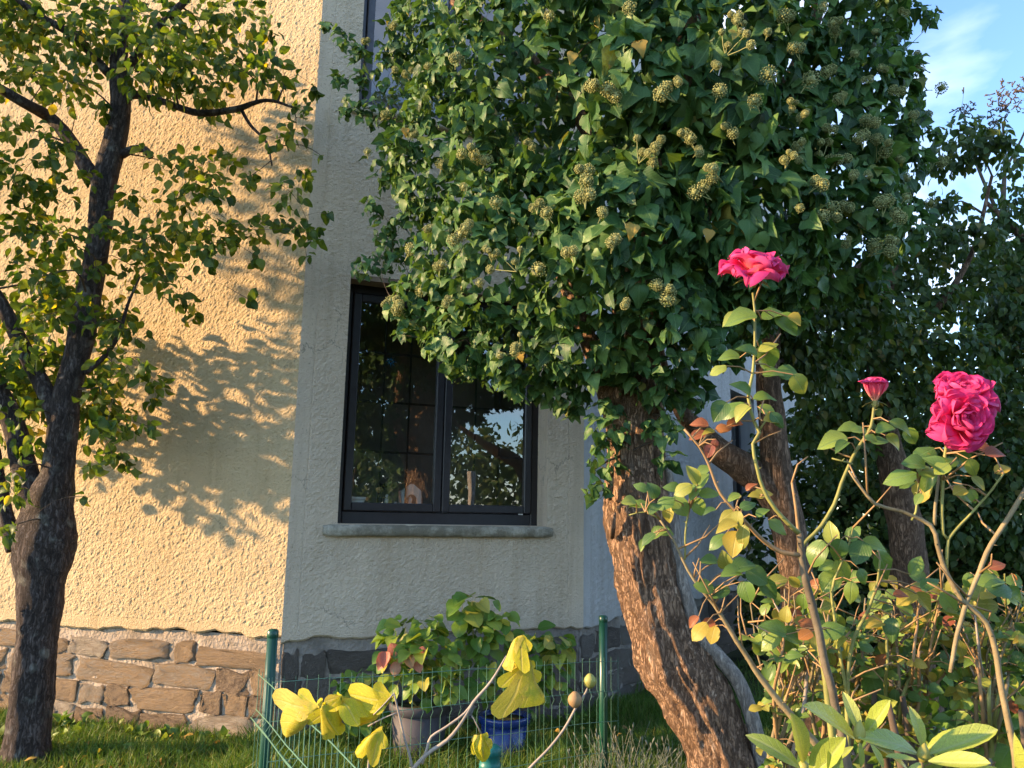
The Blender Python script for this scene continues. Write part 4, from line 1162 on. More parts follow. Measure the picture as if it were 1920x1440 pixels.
pos, nor, inner = np.concatenate(pos), np.concatenate(nor), np.concatenate(inner)
dist = np.linalg.norm(pos[:, None] - SC_[None], axis=2) / SR_[None]
dist[np.arange(len(pos)), inner] = 9
keep = (dist.min(1) > 0.86) | (rng.random(len(pos)) < 0.10)
x_, y_, z_ = proj(pos)
# hollows in the crown where one looks into the dark
for hx, hy, hr, pr in ((1010, 190, 80, .88), (1060, 235, 60, .85), (960, 150, 40, .6), (1190, 640, 40, .5), (1330, 640, 50, .4), (930, 330, 40, .4), (1430, 360, 40, .4)):
    keep &= ~((np.hypot(x_ - hx, y_ - hy) < hr) & (rng.random(len(pos)) < pr) & ((pos - CAMP) @ FW < 3.9))
pos, nor, x_, y_ = pos[keep], nor[keep], x_[keep], y_[keep]
big = np.exp(-(((x_ - 1280) / 330) ** 2 + ((y_ - 260) / 330) ** 2))
SS = (0.062 + 0.060 * big) * vary(.5, 1.3, len(pos))
tw = MB()
sp_pos, sp_nor = [], []
for (x, y, r, D) in SPRAY:
    c = P(x, y, D); R_ = r * D / FPX
    n = int(12 + (r / 9.0) ** 2 * 1.8)
    q = c + rand_dirs(n) * (rng.random((n, 1)) ** .5) * R_ * np.array([1, 1.2, 1])
    sp_pos.append(q); sp_nor.append(nrm(q - c + np.array([0, -.05, .03])))
    twig_to(tw, iw, c, 0.009)
    for k in range(n // 9): twig_to(tw, iw, q[k], 0.004)
for i in range(len(SPH)):                            # inner branches that carry the leaves
    for d in rand_dirs(7): twig_to(tw, iw, SC_[i] + d * SR_[i] * 0.85, 0.016)
sp_pos, sp_nor = np.concatenate(sp_pos), np.concatenate(sp_nor)
pos, nor = np.concatenate([pos, sp_pos]), np.concatenate([nor, sp_nor])
SS = np.concatenate([SS, vary(.04, .062, len(sp_pos))])
ok = (pos - C1) @ N2 > 0.05
pos, nor, SS = pos[ok], nor[ok], SS[ok]
Yd = nrm(nor * 0.4 + rng.normal(size=pos.shape) * 0.55 + np.array([0, -0.05, -0.85]))
Zd = nrm(nor * 0.9 + rng.normal(size=pos.shape) * 0.6 + np.array([0, -0.1, 0.35]))
dress(ivy, ib, T_IVY, pos, Yd, Zd, SS, M['ivy'], 300, cell=16)
part('twigs', tw.mesh('twigs', M['twig'], ib), ivy, kind='stuff')
# the ivy's own pale stem, climbing beside the trunk
mb = MB()
px_limb(mb, None, [(1446, 1500, 30), (1430, 1440, 28), (1411, 1350, 27), (1384, 1278, 27), (1346, 1230, 26), (1310, 1190, 25), (1292, 1135, 25), (1274, 1075, 26), (1265, 1000, 24), (1258, 930, 20), (1248, 860, 16)], 3.82, step=0.02, seg=16, rough=0.08, ridge=0.0, seed=41)
part('stem', mb.mesh('stem', M['ivy_stem'], ib), ivy, 'pale grey ivy stem bent beside the trunk')
# yellowed leaves
yl = [make_mesh('leaf', t[0], [t[1]], M['ivy_yellow'], t[2]) for t in T_IVY]
def crown_hit(px, py, push=0.02):
    d = ray(px, py); L_ = np.linalg.norm(d); d = d / L_
    best = None
    for c, r in zip(SC_, SR_):
        o = CAMP - c; b = o @ d; cc = o @ o - r * r; dd = b * b - cc
        if dd > 0:
            t = -b - math.sqrt(dd)
            if best is None or t < best[0]: best = (t, nrm(CAMP + d * t - c))
    if best is None: return P(px, py, 4.0), np.array([0, -1, 0])
    return CAMP + d * (best[0] - push), best[1]
for px_, py_, s in [(1198, 78, .07), (1075, 98, .06), (1145, 115, .045), (1188, 420, .07), (1330, 430, .06), (975, 660, .05), (760, 240, .05)]:
    q, n_ = crown_hit(px_, py_, .06)
    placed('leaf', yl[random.randrange(7)], ivy, ib, q, [random.uniform(-.3, .3), -.1, -1], [random.uniform(-.6, .6), -1, .2], s, 'yellowed ivy leaf')
# flower heads: balls of tiny knobs on short stalks, several together
def umbel_cluster(n, seed):
    r = np.random.default_rng(seed)
    mb = MB()
    oct_ = np.array([[1, 0, 0], [-1, 0, 0], [0, 1, 0], [0, -1, 0], [0, 0, 1], [0, 0, -1]], float)
    of = np.array([[0, 2, 4], [2, 1, 4], [1, 3, 4], [3, 0, 4], [2, 0, 5], [1, 2, 5], [3, 1, 5], [0, 3, 5]])
    cs = [np.zeros(3)]
    while len(cs) < n:
        c = r.normal(size=3) * 0.042
        if min(np.linalg.norm(c - q) for q in cs) > 0.046 or r.random() < .05: cs.append(c)
    for c in cs:
        R_ = r.uniform(.013, .027)
        m = 84
        k = np.arange(m) + .5
        ph = np.arccos(1 - 2 * k / m); th = math.pi * (1 + 5 ** .5) * k
        d = np.stack([np.cos(th) * np.sin(ph), np.sin(th) * np.sin(ph), np.cos(ph)], 1)
        for q in d:
            rr = r.uniform(.0026, .0046)
            mb.add(c + q * R_ * r.uniform(.9, 1.12) + oct_ * rr, [of])
        mb.add(c + oct_ * R_ * .82, [of])
        a = nrm(c + np.array([1e-4, 0, 0])); root_ = np.array([0, 0, -0.05])
        mb.tube([root_, (root_ + c) / 2 + r.normal(size=3) * .004, c], [.0022, .002, .002], 4, False)
    return mb.mesh('flower_cluster', M['umbel'])
UM = [umbel_cluster(k, 50 + k) for k in (1, 2, 3, 4, 5, 6)]
spots = [(1495, 275, 5), (1535, 290, 4), (1470, 300, 3), (1205, 285, 4), (1225, 305, 3), (1295, 260, 3), (1335, 335, 3), (1320, 350, 2), (1365, 85, 4), (1390, 60, 3), (1385, 30, 3), (1140, 168, 3), (1155, 180, 1), (1250, 165, 2), (1270, 150, 2),
         (890, 290, 3), (905, 300, 2), (998, 275, 3), (1100, 340, 3), (1105, 365, 2), (1130, 400, 2), (1000, 390, 2), (1025, 400, 1), (965, 490, 4), (925, 480, 3), (975, 648, 4), (965, 660, 2), (725, 572, 2), (745, 582, 3), (1145, 455, 2), (1255, 550, 3), (1175, 565, 2), (1075, 470, 2), (1010, 505, 1),
         (1375, 250, 3), (1485, 205, 3), (1500, 220, 3), (1550, 240, 2), (1580, 180, 2), (1600, 100, 2), (1565, 60, 3), (1640, 60, 2), (1690, 20, 2), (1720, 100, 2), (1722, 130, 1), (1640, 230, 2), (1690, 300, 2), (1660, 285, 3), (1700, 330, 2), (1560, 390, 3), (1580, 385, 2), (1650, 380, 2), (1680, 400, 2), (1640, 460, 3), (1670, 455, 2), (1590, 450, 2), (1740, 215, 2), (1765, 165, 1), (1710, 215, 2), (1600, 330, 2), (1530, 340, 2), (1620, 150, 2), (1545, 10, 2), (1480, 30, 2),
         (850, 110, 2), (740, 130, 2), (760, 140, 3), (800, 125, 2), (690, 75, 2), (740, 45, 2), (720, 215, 2), (780, 250, 2), (690, 285, 1), (830, 310, 2), (800, 430, 2), (770, 470, 2), (850, 450, 2), (880, 420, 2), (840, 560, 2), (1250, 545, 2), (1225, 300, 2), (1310, 280, 2), (1415, 190, 1), (1440, 140, 1), (1500, 90, 2), (1350, 170, 1), (1030, 30, 1), (1180, 15, 1), (1770, 300, 2), (1745, 380, 1), (1500, 390, 1), (1340, 120, 2), (1610, 260, 2), (1570, 300, 2), (1630, 330, 2), (1700, 370, 1), (1560, 130, 2), (1660, 130, 2), (1690, 170, 2), (1440, 60, 2), (1520, 150, 1), (870, 350, 1), (930, 380, 1), (820, 500, 2), (790, 545, 1), (900, 530, 1)]
for k, (px_, py_, n) in enumerate(spots):
    q, n_ = crown_hit(px_, py_, random.uniform(.07, .12))
    placed('flower_cluster', UM[n - 1], ivy, ib, q, [random.uniform(-1, 1), random.uniform(-1, 1), random.uniform(-.3, .3)], n_ * .6 + np.array([0, -.2, .8]), random.uniform(.65, 1.35))

# ---------------------------------------------------------------- trees behind, on the right
def bark_tree(name, label, cat, base, limbs, D, mat, clusters, leaf, temps, size, dens, group=None, nl=300, seed=0, droop=-.3, cell=11, wallsafe=True):
    t = thing(name, label, cat, base, group)
    wo_ = Wood()
    for k, lb in enumerate(limbs):
        tree_limb(t, base, 'trunk' if k == 0 else 'limb', mat, wo_, lb, D, seed=seed + 3 * k, seg=18 if k == 0 else 10, step=0.05, ridge=0.1)
    tw_ = MB()
    ps, cs, ss = [], [], []
    for (x, y, r, Dc) in clusters:
        c = P(x, y, Dc); R_ = r * Dc / FPX
        n = max(6, int(dens * (r / 12.0) ** 2))
        q = c + rand_dirs(n) * (rng.random((n, 1)) ** .45) * R_ * np.array([1, 1.4, .9])
        twig_to(tw_, wo_, c, 0.018)
        for k in range(min(7, n // 8)): twig_to(tw_, wo_, q[k], 0.006)
        ps.append(q); cs.append(np.repeat(c[None], n, 0)); ss.append(vary(*size, n))
    part('twigs', tw_.mesh('twigs', M['twig'], base), t, kind='stuff')
    ps, cs, ss = np.concatenate(ps), np.concatenate(cs), np.concatenate(ss)
    Yd_ = nrm((ps - cs) + rng.normal(size=ps.shape) * .15 + np.array([0, 0, droop]))
    Zd_ = nrm(rng.normal(size=ps.shape) * .6 + np.array([0, -.3, .8]))
    dress(t, base, temps, ps, Yd_, Zd_, ss, leaf, nl, cell=cell)
    return t
bD = 4.75
b = P(1570, 1460, bD); b[2] = 0
bark_tree('forked_tree', 'brown forked tree standing between the ivy trunk and the roses', 'tree', b,
          [[(1590, 1500, 90), (1560, 1420, 80), (1520, 1290, 68), (1502, 1180, 62), (1492, 1080, 60), (1476, 980, 62), (1456, 880, 58), (1446, 780, 50), (1440, 690, 44), (1450, 600, 38), (1480, 480, 24), (1520, 340, 4)],
           [(1474, 968, 54), (1432, 912, 54), (1392, 876, 58), (1352, 850, 54), (1318, 818, 44), (1284, 780, 34, 4.6), (1262, 735, 20, 4.45), (1240, 660, 12, 4.2), (1230, 560, 7, 4.0)],
           [(1450, 620, 30), (1560, 540, 22), (1640, 480, 14)]], bD, M['bark_back'],
          [(1480, 640, 60, 4.9), (1540, 600, 70, 5.0), (1520, 700, 60, 4.9), (1600, 560, 60, 5.1), (1560, 660, 50, 5), (1420, 620, 50, 4.9), (1640, 590, 60, 5.2)], M['back_leaf'], T_OVAL, (.05, .08), 9, 'trees behind the roses', 160, 60)
cD = 6.2
b = P(1722, 1330, cD); b[2] = 0
bark_tree('shade_tree', 'dark leafy tree with reddish trunk behind the double pink rose', 'tree', b,
          [[(1730, 1360, 80), (1715, 1250, 70), (1708, 1100, 64), (1698, 1000, 62), (1680, 900, 56), (1660, 820, 50), (1645, 740, 42), (1650, 620, 34), (1680, 480, 16), (1720, 330, 3)],
           [(1650, 700, 20), (1740, 600, 15), (1820, 480, 10), (1860, 330, 6)],
           [(1652, 650, 24), (1580, 560, 18), (1540, 480, 12)]], cD, M['bark_back'],
          [(1800, 250, 40, 6.3), (1850, 255, 36, 6), (1770, 300, 44, 6.2), (1880, 270, 24, 6), (1830, 290, 30, 6.1), (1770, 390, 40, 6.3), (1750, 450, 50, 6.2), (1820, 430, 30, 6.1), (1850, 440, 26, 6), (1740, 560, 50, 6.2), (1800, 560, 34, 6.2), (1700, 620, 60, 6), (1640, 650, 70, 6), (1580, 680, 60, 6), (1780, 650, 60, 6.1), (1840, 640, 40, 6.2), (1700, 720, 60, 6), (1620, 760, 60, 6), (1550, 760, 50, 6), (1770, 720, 50, 6), (1840, 700, 44, 6), (1520, 810, 44, 6), (1600, 830, 44, 6), (1680, 520, 50, 6.3), (1640, 560, 50, 6.4), (1720, 500, 40, 6.4), (1560, 880, 40, 6.4), (1640, 900, 44, 6.6), (1760, 880, 40, 6.6), (1740, 800, 50, 6.5), (1810, 780, 40, 6.5)],
          M['back_leaf'], T_OVAL, (.055, .09), 9, 'trees behind the roses', 300, 80)
dD = 7.6
b = P(2010, 1250, dD); b[2] = 0
bark_tree('garden_tree', 'tree with loose dark foliage at the right picture edge', 'tree', b,
          [[(2060, 1290, 60), (2050, 1150, 54), (2030, 900, 46), (2000, 700, 38), (1970, 500, 20), (1960, 330, 3)],
           [(1998, 720, 24), (1920, 620, 18), (1860, 560, 10)], [(1974, 520, 20), (1910, 440, 14), (1850, 380, 8)]], dD, M['bark_back'],
          [(1900, 300, 34, 7.5), (1910, 370, 40, 7.6), (1890, 410, 34, 7.5), (1860, 350, 18, 7.4), (1900, 480, 36, 7.6), (1910, 600, 50, 7.6), (1860, 620, 44, 7.5), (1900, 680, 60, 7.4), (1850, 740, 60, 7.4), (1910, 780, 60, 7.4), (1870, 850, 60, 7.4), (1800, 820, 50, 7.4), (1915, 900, 60, 7.4), (1850, 950, 60, 7.5), (1780, 980, 60, 7.5), (1900, 1000, 60, 7.5), (1980, 450, 90, 7.6), (1990, 650, 100, 7.6), (1830, 500, 20, 7.5), (1860, 540, 16, 7.4), (1780, 480, 45, 6.8), (1830, 520, 45, 6.9), (1800, 560, 44, 6.8), (1850, 460, 30, 7.0), (1790, 440, 30, 6.9), (1870, 470, 34, 7.3), (1890, 520, 44, 7.4), (1870, 560, 40, 7.2), (1900, 600, 44, 7.2), (1915, 520, 50, 7.9), (1880, 640, 50, 7.9), (1880, 500, 30, 7.6), (1900, 540, 40, 7.6), (1860, 590, 40, 7.6), (1915, 470, 40, 7.7), (1920, 560, 40, 7.7), (1900, 630, 50, 7.8)],
          M['back_leaf'], T_OVAL, (.06, .1), 9, 'trees behind the roses', 300, 95)
# a tree already bare at the top: only fine twigs
b = P(1880, 1130, 9.5); b[2] = 0
bare = thing('bare_tree', 'bare topped tree whose fine twigs stand against the sky', 'tree', b)
wo_ = Wood()
tree_limb(bare, b, 'trunk', M['twig'], wo_, [(1880, 1150, 30), (1880, 900, 24), (1878, 600, 16), (1880, 400, 10), (1884, 300, 7), (1880, 230, 4)], 9.5, seg=10, step=.1)
tree_limb(bare, b, 'limb', M['twig'], wo_, [(1880, 420, 8), (1840, 330, 6), (1815, 260, 4), (1808, 215, 2.5)], 9.5, seg=8, step=.1)
tree_limb(bare, b, 'limb', M['twig'], wo_, [(1884, 320, 6), (1920, 250, 4), (1945, 180, 2.5)], 9.5, seg=8, step=.1)
tw_ = MB()
for _ in range(120):
    cx_, cy_, r_ = random.choice([(1885, 190, 38), (1885, 190, 38), (1810, 205, 18), (1900, 170, 36), (1940, 180, 40), (1860, 230, 24)])
    q = P(random.gauss(cx_, r_ * .5), random.gauss(cy_, r_ * .5), 9.5 + vary(-.4, .4))
    twig_to(tw_, wo_, q, .007, seg=4)
    for _k in range(3):
        e = q + rng.normal(size=3) * .03
        tw_.tube([q, e], [.006, .009], 4)
part('twigs', tw_.mesh('twigs', M['twig'], b), bare, kind='stuff')

# hedge of dark shrubs closing the garden behind the roses
def leaf_mass(name, label, cat, blobs, leaf, temps, size, dens, kind=None, zfloor=0.0, nl=0, group=None, cell=13):
    base = np.array([np.mean([q[0] for q in blobs]), np.mean([q[1] for q in blobs]), 0])
    t = thing(name, label, cat, base, group)
    if kind: t['kind'] = kind
    ps, ns = [], []
    for (x, y, z, r) in blobs:
        n = int(dens * r * r)
        d = rand_dirs(n)
        q = np.array([x, y, z]) + d * r * (vary(.6, 1.06, n) ** .6)[:, None]
        ps.append(q); ns.append(d)
    ps, ns = np.concatenate(ps), np.concatenate(ns)
    k = ps[:, 2] > zfloor + .02
    ps, ns = ps[k], ns[k]
    dress(t, base, temps, ps, nrm(ns * .6 + rng.normal(size=ps.shape) * .6 + np.array([0, 0, -.35])), nrm(ns + rng.normal(size=ps.shape) * .5 + np.array([0, 0, .4])), vary(*size, len(ps)), leaf, nl, cell=cell)
    mb = MB()
    for (x, y, z, r) in blobs[::2]:
        mb.tube([[x, y, 0], [x + vary(-.1, .1), y, z * .6], [x + vary(-.2, .2), y + vary(-.2, .2), z]], [.03, .02, .006], 6)
    part('stems', mb.mesh('stems', M['twig'], base), t, kind='stuff')
    return t
def blobs_px(lst): return [(*P(x, y, D), r * D / FPX) for x, y, r, D in lst]
leaf_mass('hedge', 'dark green hedge closing the garden behind the roses', 'hedge',
          blobs_px([(x, y, 100, 8.2) for x in range(1490, 2300, 90) for y in (880, 1000, 1110, 1190)] + [(x, 800, 70, 8.3) for x in range(1560, 2300, 110)]), M['back_leaf'], T_SMALL, (.07, .12), 1700, nl=300, cell=14)
# treetops well behind the garden
leaf_mass('tree_line', 'distant dark trees showing through the gaps on the right', 'trees',
          [(x + vary(-.6, .6), 19 + vary(-1, 2), z + vary(-.5, .5), 1.5) for x in np.arange(6, 24, 1.2) for z in (1.2, 3.2, 5.0)], M['back_leaf'], T_OVAL, (.16, .28), 130, kind='stuff')
# ---------------------------------------------------------------- garden fence
def on_ground(x, y_top, D, h=None):
    q = P(x, y_top, D); return q
FP = [(512, 1181, 3.3, .0215), (1131, 1155, 4.3, .0225), (919, 1410, 1.66, .019)]
post_top = [P(x, y, D) for x, y, D, r in FP]
fb_ = np.array([post_top[0][0], post_top[0][1], 0])
fence = thing('garden_fence', 'low green wire mesh fence with round green posts around the flower bed', 'fence', fb_)
for k, (q, (x, y, D, r)) in enumerate(zip(post_top, FP)):
    mb = MB()
    mb.tube([[q[0], q[1], -0.2], [q[0], q[1], q[2] * .5], [q[0], q[1], q[2] - 0.006]], [r, r, r], 18)
    po = part('post', mb.mesh('post', M['post'], fb_), fence)
    mb = MB()
    if k < 2: mb.lathe([q[0], q[1], q[2] - 0.03], [(r + .0006, 0), (r + .0016, .002), (r + .0016, .026), (r * .7, .033), (0, .034)], 18)
    else:
        mb.lathe([q[0], q[1], q[2] - 0.034], [(r + .0006, 0), (r + .003, .002), (r + .003, .012), (r + .0015, .014), (r + .0015, .028), (r + .004, .03), (r + .004, .042), (r * .8, .047), (0, .048)], 18)
    part('cap', mb.mesh('cap', M['post' if k < 2 else 'cap'], fb_), po)
def wire_panel(a, b, top_a, top_b, nv, rows, lab=None, spike=0.02, vr=.0015, hr=.0024, over=(0, 0)):
    """a, b: foot points; heights of the top wire at both ends"""
    d = b - a
    a2, b2 = a - d * over[0], b + d * over[1]
    nn = nrm(np.cross(d, Zv))
    mb = MB()
    ta, tb_ = top_a + (top_a - top_b) * over[0], top_b + (top_b - top_a) * over[1]
    for k in range(nv + 1):
        t = k / nv
        p = a2 + (b2 - a2) * t
        h = ta + (tb_ - ta) * t
        zs = [0.02, h - .19, h - .165, h - .14, h + spike]
        pts = [p + Zv * z + nn * o_ for z, o_ in zip(zs, (0, 0, .018, 0, 0))]
        mb.tube(pts, [vr] * 5, 4, False)
    part('upright_wires', mb.mesh('upright_wires', M['wire'], fb_), fence, kind='stuff')
    for dz, o_ in rows:
        mb = MB()
        pts = [a2 + (b2 - a2) * t + Zv * (ta + (tb_ - ta) * t - dz) + nn * o_ for t in np.linspace(0, 1, 9)]
        pts = [q + Zv * .004 * math.sin(i * 2.1) for i, q in enumerate(pts)]
        mb.tube(pts, [hr] * 9, 5)
        part('wire', mb.mesh('wire', M['wire'], fb_), fence)
foot = [np.array([q[0], q[1], 0]) for q in post_top]
hA = P(498, 1266, 3.3)[2]; hB = P(1131, 1237, 4.3)[2]; hN = 0.80
rowsz = [(0.0, .003), (.135, .003), (.19, .003), (.165, .021), (.36, .003), (.52, .003), (.66, .003)]
sh = np.array([-0.03, -0.02, 0])
wire_panel(foot[0] + sh, foot[2] + sh, hA, hN, 34, rowsz, over=(.02, .05))
sh = np.array([0.02, -0.035, 0])
wire_panel(foot[0] + sh, foot[1] + sh, hA - .02, hB, 38, [(0.0, .003), (.15, .003), (.3, .003), (.45, .003), (.6, .003)], vr=.0011, hr=.0016, over=(0, .04))

# ---------------------------------------------------------------- pots and hydrangeas
def pot(name, label, px, D, r, h, mat, lip, z0=0.0):
    q = P(px, 1360, D); q[2] = z0
    t = thing(name, label, 'plant pot', q)
    mb = MB(); mb.lathe((0, 0, 0), [(0, 0), (r * .74, 0), (r * .78, .01), (r * .95, h * .86), (r * .93, h * .86)], 32)
    part('body', mb.mesh('body', mat), t)
    mb = MB(); mb.lathe((0, 0, 0), [(r * .93, h * .84), (r * lip, h * .86), (r * lip, h * .97), (r * (lip - .02), h), (r * .9, h), (r * .88, h * .9)], 32)
    part('rim', mb.mesh('rim', mat), t)
    mb = MB(); mb.lathe((0, 0, 0), [(r * .9, h * .9), (r * .5, h * .92), (0, h * .93)], 20)
    part('soil', mb.mesh('soil', M['soil']), t)
    return t, q
p1, q1 = pot('plant_pot', 'grey plastic plant pot with the yellowing hydrangea', 786, 4.93, .18, .36, M['pot_grey'], 1.03)
p2, q2 = pot('plant_pot', 'blue glazed plant pot right of the grey pot', 945, 4.95, .15, .29, M['pot_blue'], 1.06)
def hydrangea(label, base, spots, leafpts, name='hydrangea', z0=.3):
    t = thing(name, label, 'plant', base)
    mb = MB(); w_ = Wood(); root = base + Zv * z0
    w_.add([root], [.012])
    meshes = [make_mesh('leaf', q[0], [q[1]], M['hydra'], q[2]) for q in T_ROUND]
    red = [make_mesh('leaf', q[0], [q[1]], M['hydra_red'], q[2]) for q in T_ROUND]
    for (x, y, r, D, n, s) in spots:
        c = P(x, y, D); R_ = r * D / FPX
        twig_to(mb, w_, c, .007)
        for k in range(n):
            d = rand_dirs(1)[0]; d[1] -= .15; d = nrm(d)
            q = c + d * R_ * random.uniform(.55, 1)
            twig_to(mb, w_, q, .003, seg=4)
            y_ = nrm(d * np.array([1, 1, .5]) + np.array([0, -.15, -.35]))
            placed('leaf', random.choice(meshes), t, base, q, y_, np.array([0, -.45, .8]) + rng.normal(size=3) * .3, s * random.uniform(.7, 1.2))
    for (x, y, D, s) in leafpts:
        q = P(x, y, D)
        placed('leaf', random.choice(red), t, base, q, [random.uniform(-.6, .6), -.4, -.5], [0, -.9, .5], s, 'reddened hydrangea leaf')
    part('stems', mb.mesh('stems', M['cane'], base), t, kind='stuff')
    return t
hydrangea('round yellow green hydrangea with a few reddened leaves in the grey pot', q1,
          [(760, 1185, 34, 4.9, 16, .10), (800, 1180, 34, 4.85, 16, .10), (745, 1220, 34, 4.8, 16, .095), (800, 1225, 44, 4.78, 24, .095), (828, 1210, 26, 4.85, 10, .09), (835, 1255, 26, 4.82, 12, .085), (800, 1265, 40, 4.75, 20, .085), (755, 1262, 28, 4.78, 14, .08), (825, 1285, 30, 4.75, 14, .08), (790, 1205, 50, 4.95, 20, .1), (855, 1290, 22, 4.8, 10, .08)],
          [(722, 1222, 4.68, .09), (742, 1240, 4.68, .08), (765, 1230, 4.66, .075), (728, 1228, 4.7, .10), (757, 1216, 4.7, .09), (781, 1240, 4.68, .07), (735, 1205, 4.72, .08), (795, 1212, 4.68, .06)])
hydrangea('tall bright green hydrangea shoots rising from the blue pot', q2,
          [(885, 1128, 16, 4.95, 8, .13), (868, 1148, 18, 4.95, 8, .13), (905, 1160, 24, 4.95, 10, .10), (940, 1155, 16, 4.95, 7, .09), (890, 1185, 24, 4.95, 10, .10), (930, 1180, 20, 4.95, 8, .09), (905, 1212, 20, 5.0, 7, .1), (930, 1245, 30, 4.95, 12, .09), (900, 1265, 34, 4.9, 18, .09), (950, 1275, 30, 4.9, 16, .08), (935, 1298, 24, 4.88, 10, .08)], [], z0=.25)
q3 = P(1010, 1360, 5.1); q3[2] = 0
hydrangea('broad light green shrub between the blue pot and the right fence post', q3,
          [(1000, 1200, 26, 5.1, 12, .11), (1040, 1200, 22, 5.1, 10, .10), (1010, 1225, 36, 5.1, 18, .10), (1045, 1225, 22, 5.1, 10, .10), (980, 1240, 34, 5.05, 16, .10), (1030, 1250, 30, 5.1, 14, .09), (990, 1275, 36, 5.05, 16, .09), (1040, 1285, 30, 5.1, 12, .08)], [], name='garden_shrub', z0=.02)
q4 = P(670, 1370, 5.0); q4[2] = 0
hydrangea('small dark green shrub left of the grey pot', q4,
          [(670, 1280, 34, 5.0, 14, .08), (640, 1300, 26, 5.0, 10, .08), (700, 1290, 26, 5.0, 12, .08), (680, 1320, 40, 4.95, 20, .075), (640, 1340, 30, 4.9, 14, .07)], [], name='garden_shrub', z0=.02)

# ---------------------------------------------------------------- roses
LR = {c: [make_mesh('leaf', t[0], [t[1]], M[c], t[2]) for t in (T_OVAL + T_ROUND)] for c in ('rose_leaf', 'rose_yellow', 'rose_red')}
COLS = {'g': 'rose_leaf', 'y': 'rose_yellow', 'r': 'rose_red'}
def petal_mesh(wd_, cup, curl, ruffle, seed):
    n, m = 8, 7
    VS = [0, .2, .4, .58, .74, .86, .94, .985, 1.0]; WS_ = [.22, .55, .82, .97, 1.0, .9, .68, .4, .12]
    V, UV, F = [], [], []
    for j in range(n + 1):
        v = VS[j]
        for i in range(m):
            u = 2 * i / (m - 1) - 1
            hw = wd_ * WS_[j]
            x = u * hw
            y = v
            z = cup * u * u * hw * 1.1 + cup * 0.35 * v * v - curl * max(0, v - .62) ** 2 * 3.2
            z += ruffle * math.sin(u * 5 + seed) * v * v * .12 + ruffle * .05 * noise.noise(Vector((u * 2 + seed, v * 3, seed)))
            V.append((x, y, z)); UV.append((u, v))
    for j in range(n):
        for i in range(m - 1): F.append([j * m + i, j * m + i + 1, (j + 1) * m + i + 1, (j + 1) * m + i])
    return make_mesh('petal', V, [np.array(F)], M['petal'], UV)
PET = [petal_mesh(.46, .5, .2, 1, 1), petal_mesh(.52, .42, .5, 1.3, 2), petal_mesh(.42, .62, .15, .9, 3), petal_mesh(.5, .35, .75, 1.5, 4)]
def bloom(root, base, c, axis, R_, layers, name='flower', label=None, jit=.12):
    """layers: (petals, opening angle from the axis, length, offset along axis)"""
    axis = nrm(axis)
    fl_ = bpy.data.objects.new(name, None); COL.link(fl_); fl_.parent = root
    if label: fl_['label'] = label
    c = np.asarray(c); fl_.location = [float(q) for q in c - base]
    a = nrm(np.cross(axis, [0.13, .91, .3])); b_ = np.cross(axis, a)
    ph = random.random() * 6
    for n, op, ln_, off in layers:
        ph += .6
        for k in range(n):
            t = ph + 2 * math.pi * k / n + random.uniform(-jit, jit) * 2
            rad = a * math.cos(t) + b_ * math.sin(t)
            o_ = math.radians(op + random.uniform(-9, 9))
            y_ = axis * math.cos(o_) + rad * math.sin(o_)
            z_ = axis * math.sin(o_) - rad * math.cos(o_)
            placed('petal', random.choice(PET), fl_, np.zeros(3), axis * off * R_ + rad * R_ * .06, y_, z_, R_ * ln_ * random.uniform(.92, 1.08))
    mb = MB()                                        # calyx
    mb.tube([-axis * R_ * .32, -axis * R_ * .16, axis * R_ * .02], [R_ * .07, R_ * .17, R_ * .12], 10)
    for k in range(5):
        t = k * 2 * math.pi / 5
        rad = a * math.cos(t) + b_ * math.sin(t)
        sd = np.cross(axis, rad)
        r0_ = rad * R_ * .1
        mb.add([r0_ - sd * R_ * .08, r0_ + sd * R_ * .08, rad * R_ * .42 - axis * R_ * .12 + sd * R_ * .05, rad * R_ * .62 - axis * R_ * .3, rad * R_ * .42 - axis * R_ * .12 - sd * R_ * .05], [[0, 1, 2, 3, 4]])
    part('calyx', mb.mesh('calyx', M['cane']), fl_)
    return fl_
FULL = [(6, 88, 1.0, 0), (6, 74, .98, .04), (6, 58, .9, .07), (6, 42, .82, .1), (5, 26, .72, .12), (4, 10, .6, .14)]
OPENR = [(7, 80, 1.0, 0), (7, 66, .95, .03), (7, 52, .86, .06), (6, 40, .74, .08), (6, 27, .62, .1), (5, 14, .52, .12), (3, 4, .42, .13)]
BUD = [(5, 24, 1.0, 0), (5, 16, 1.0, .05), (4, 9, .98, .1), (3, 4, .95, .1)]

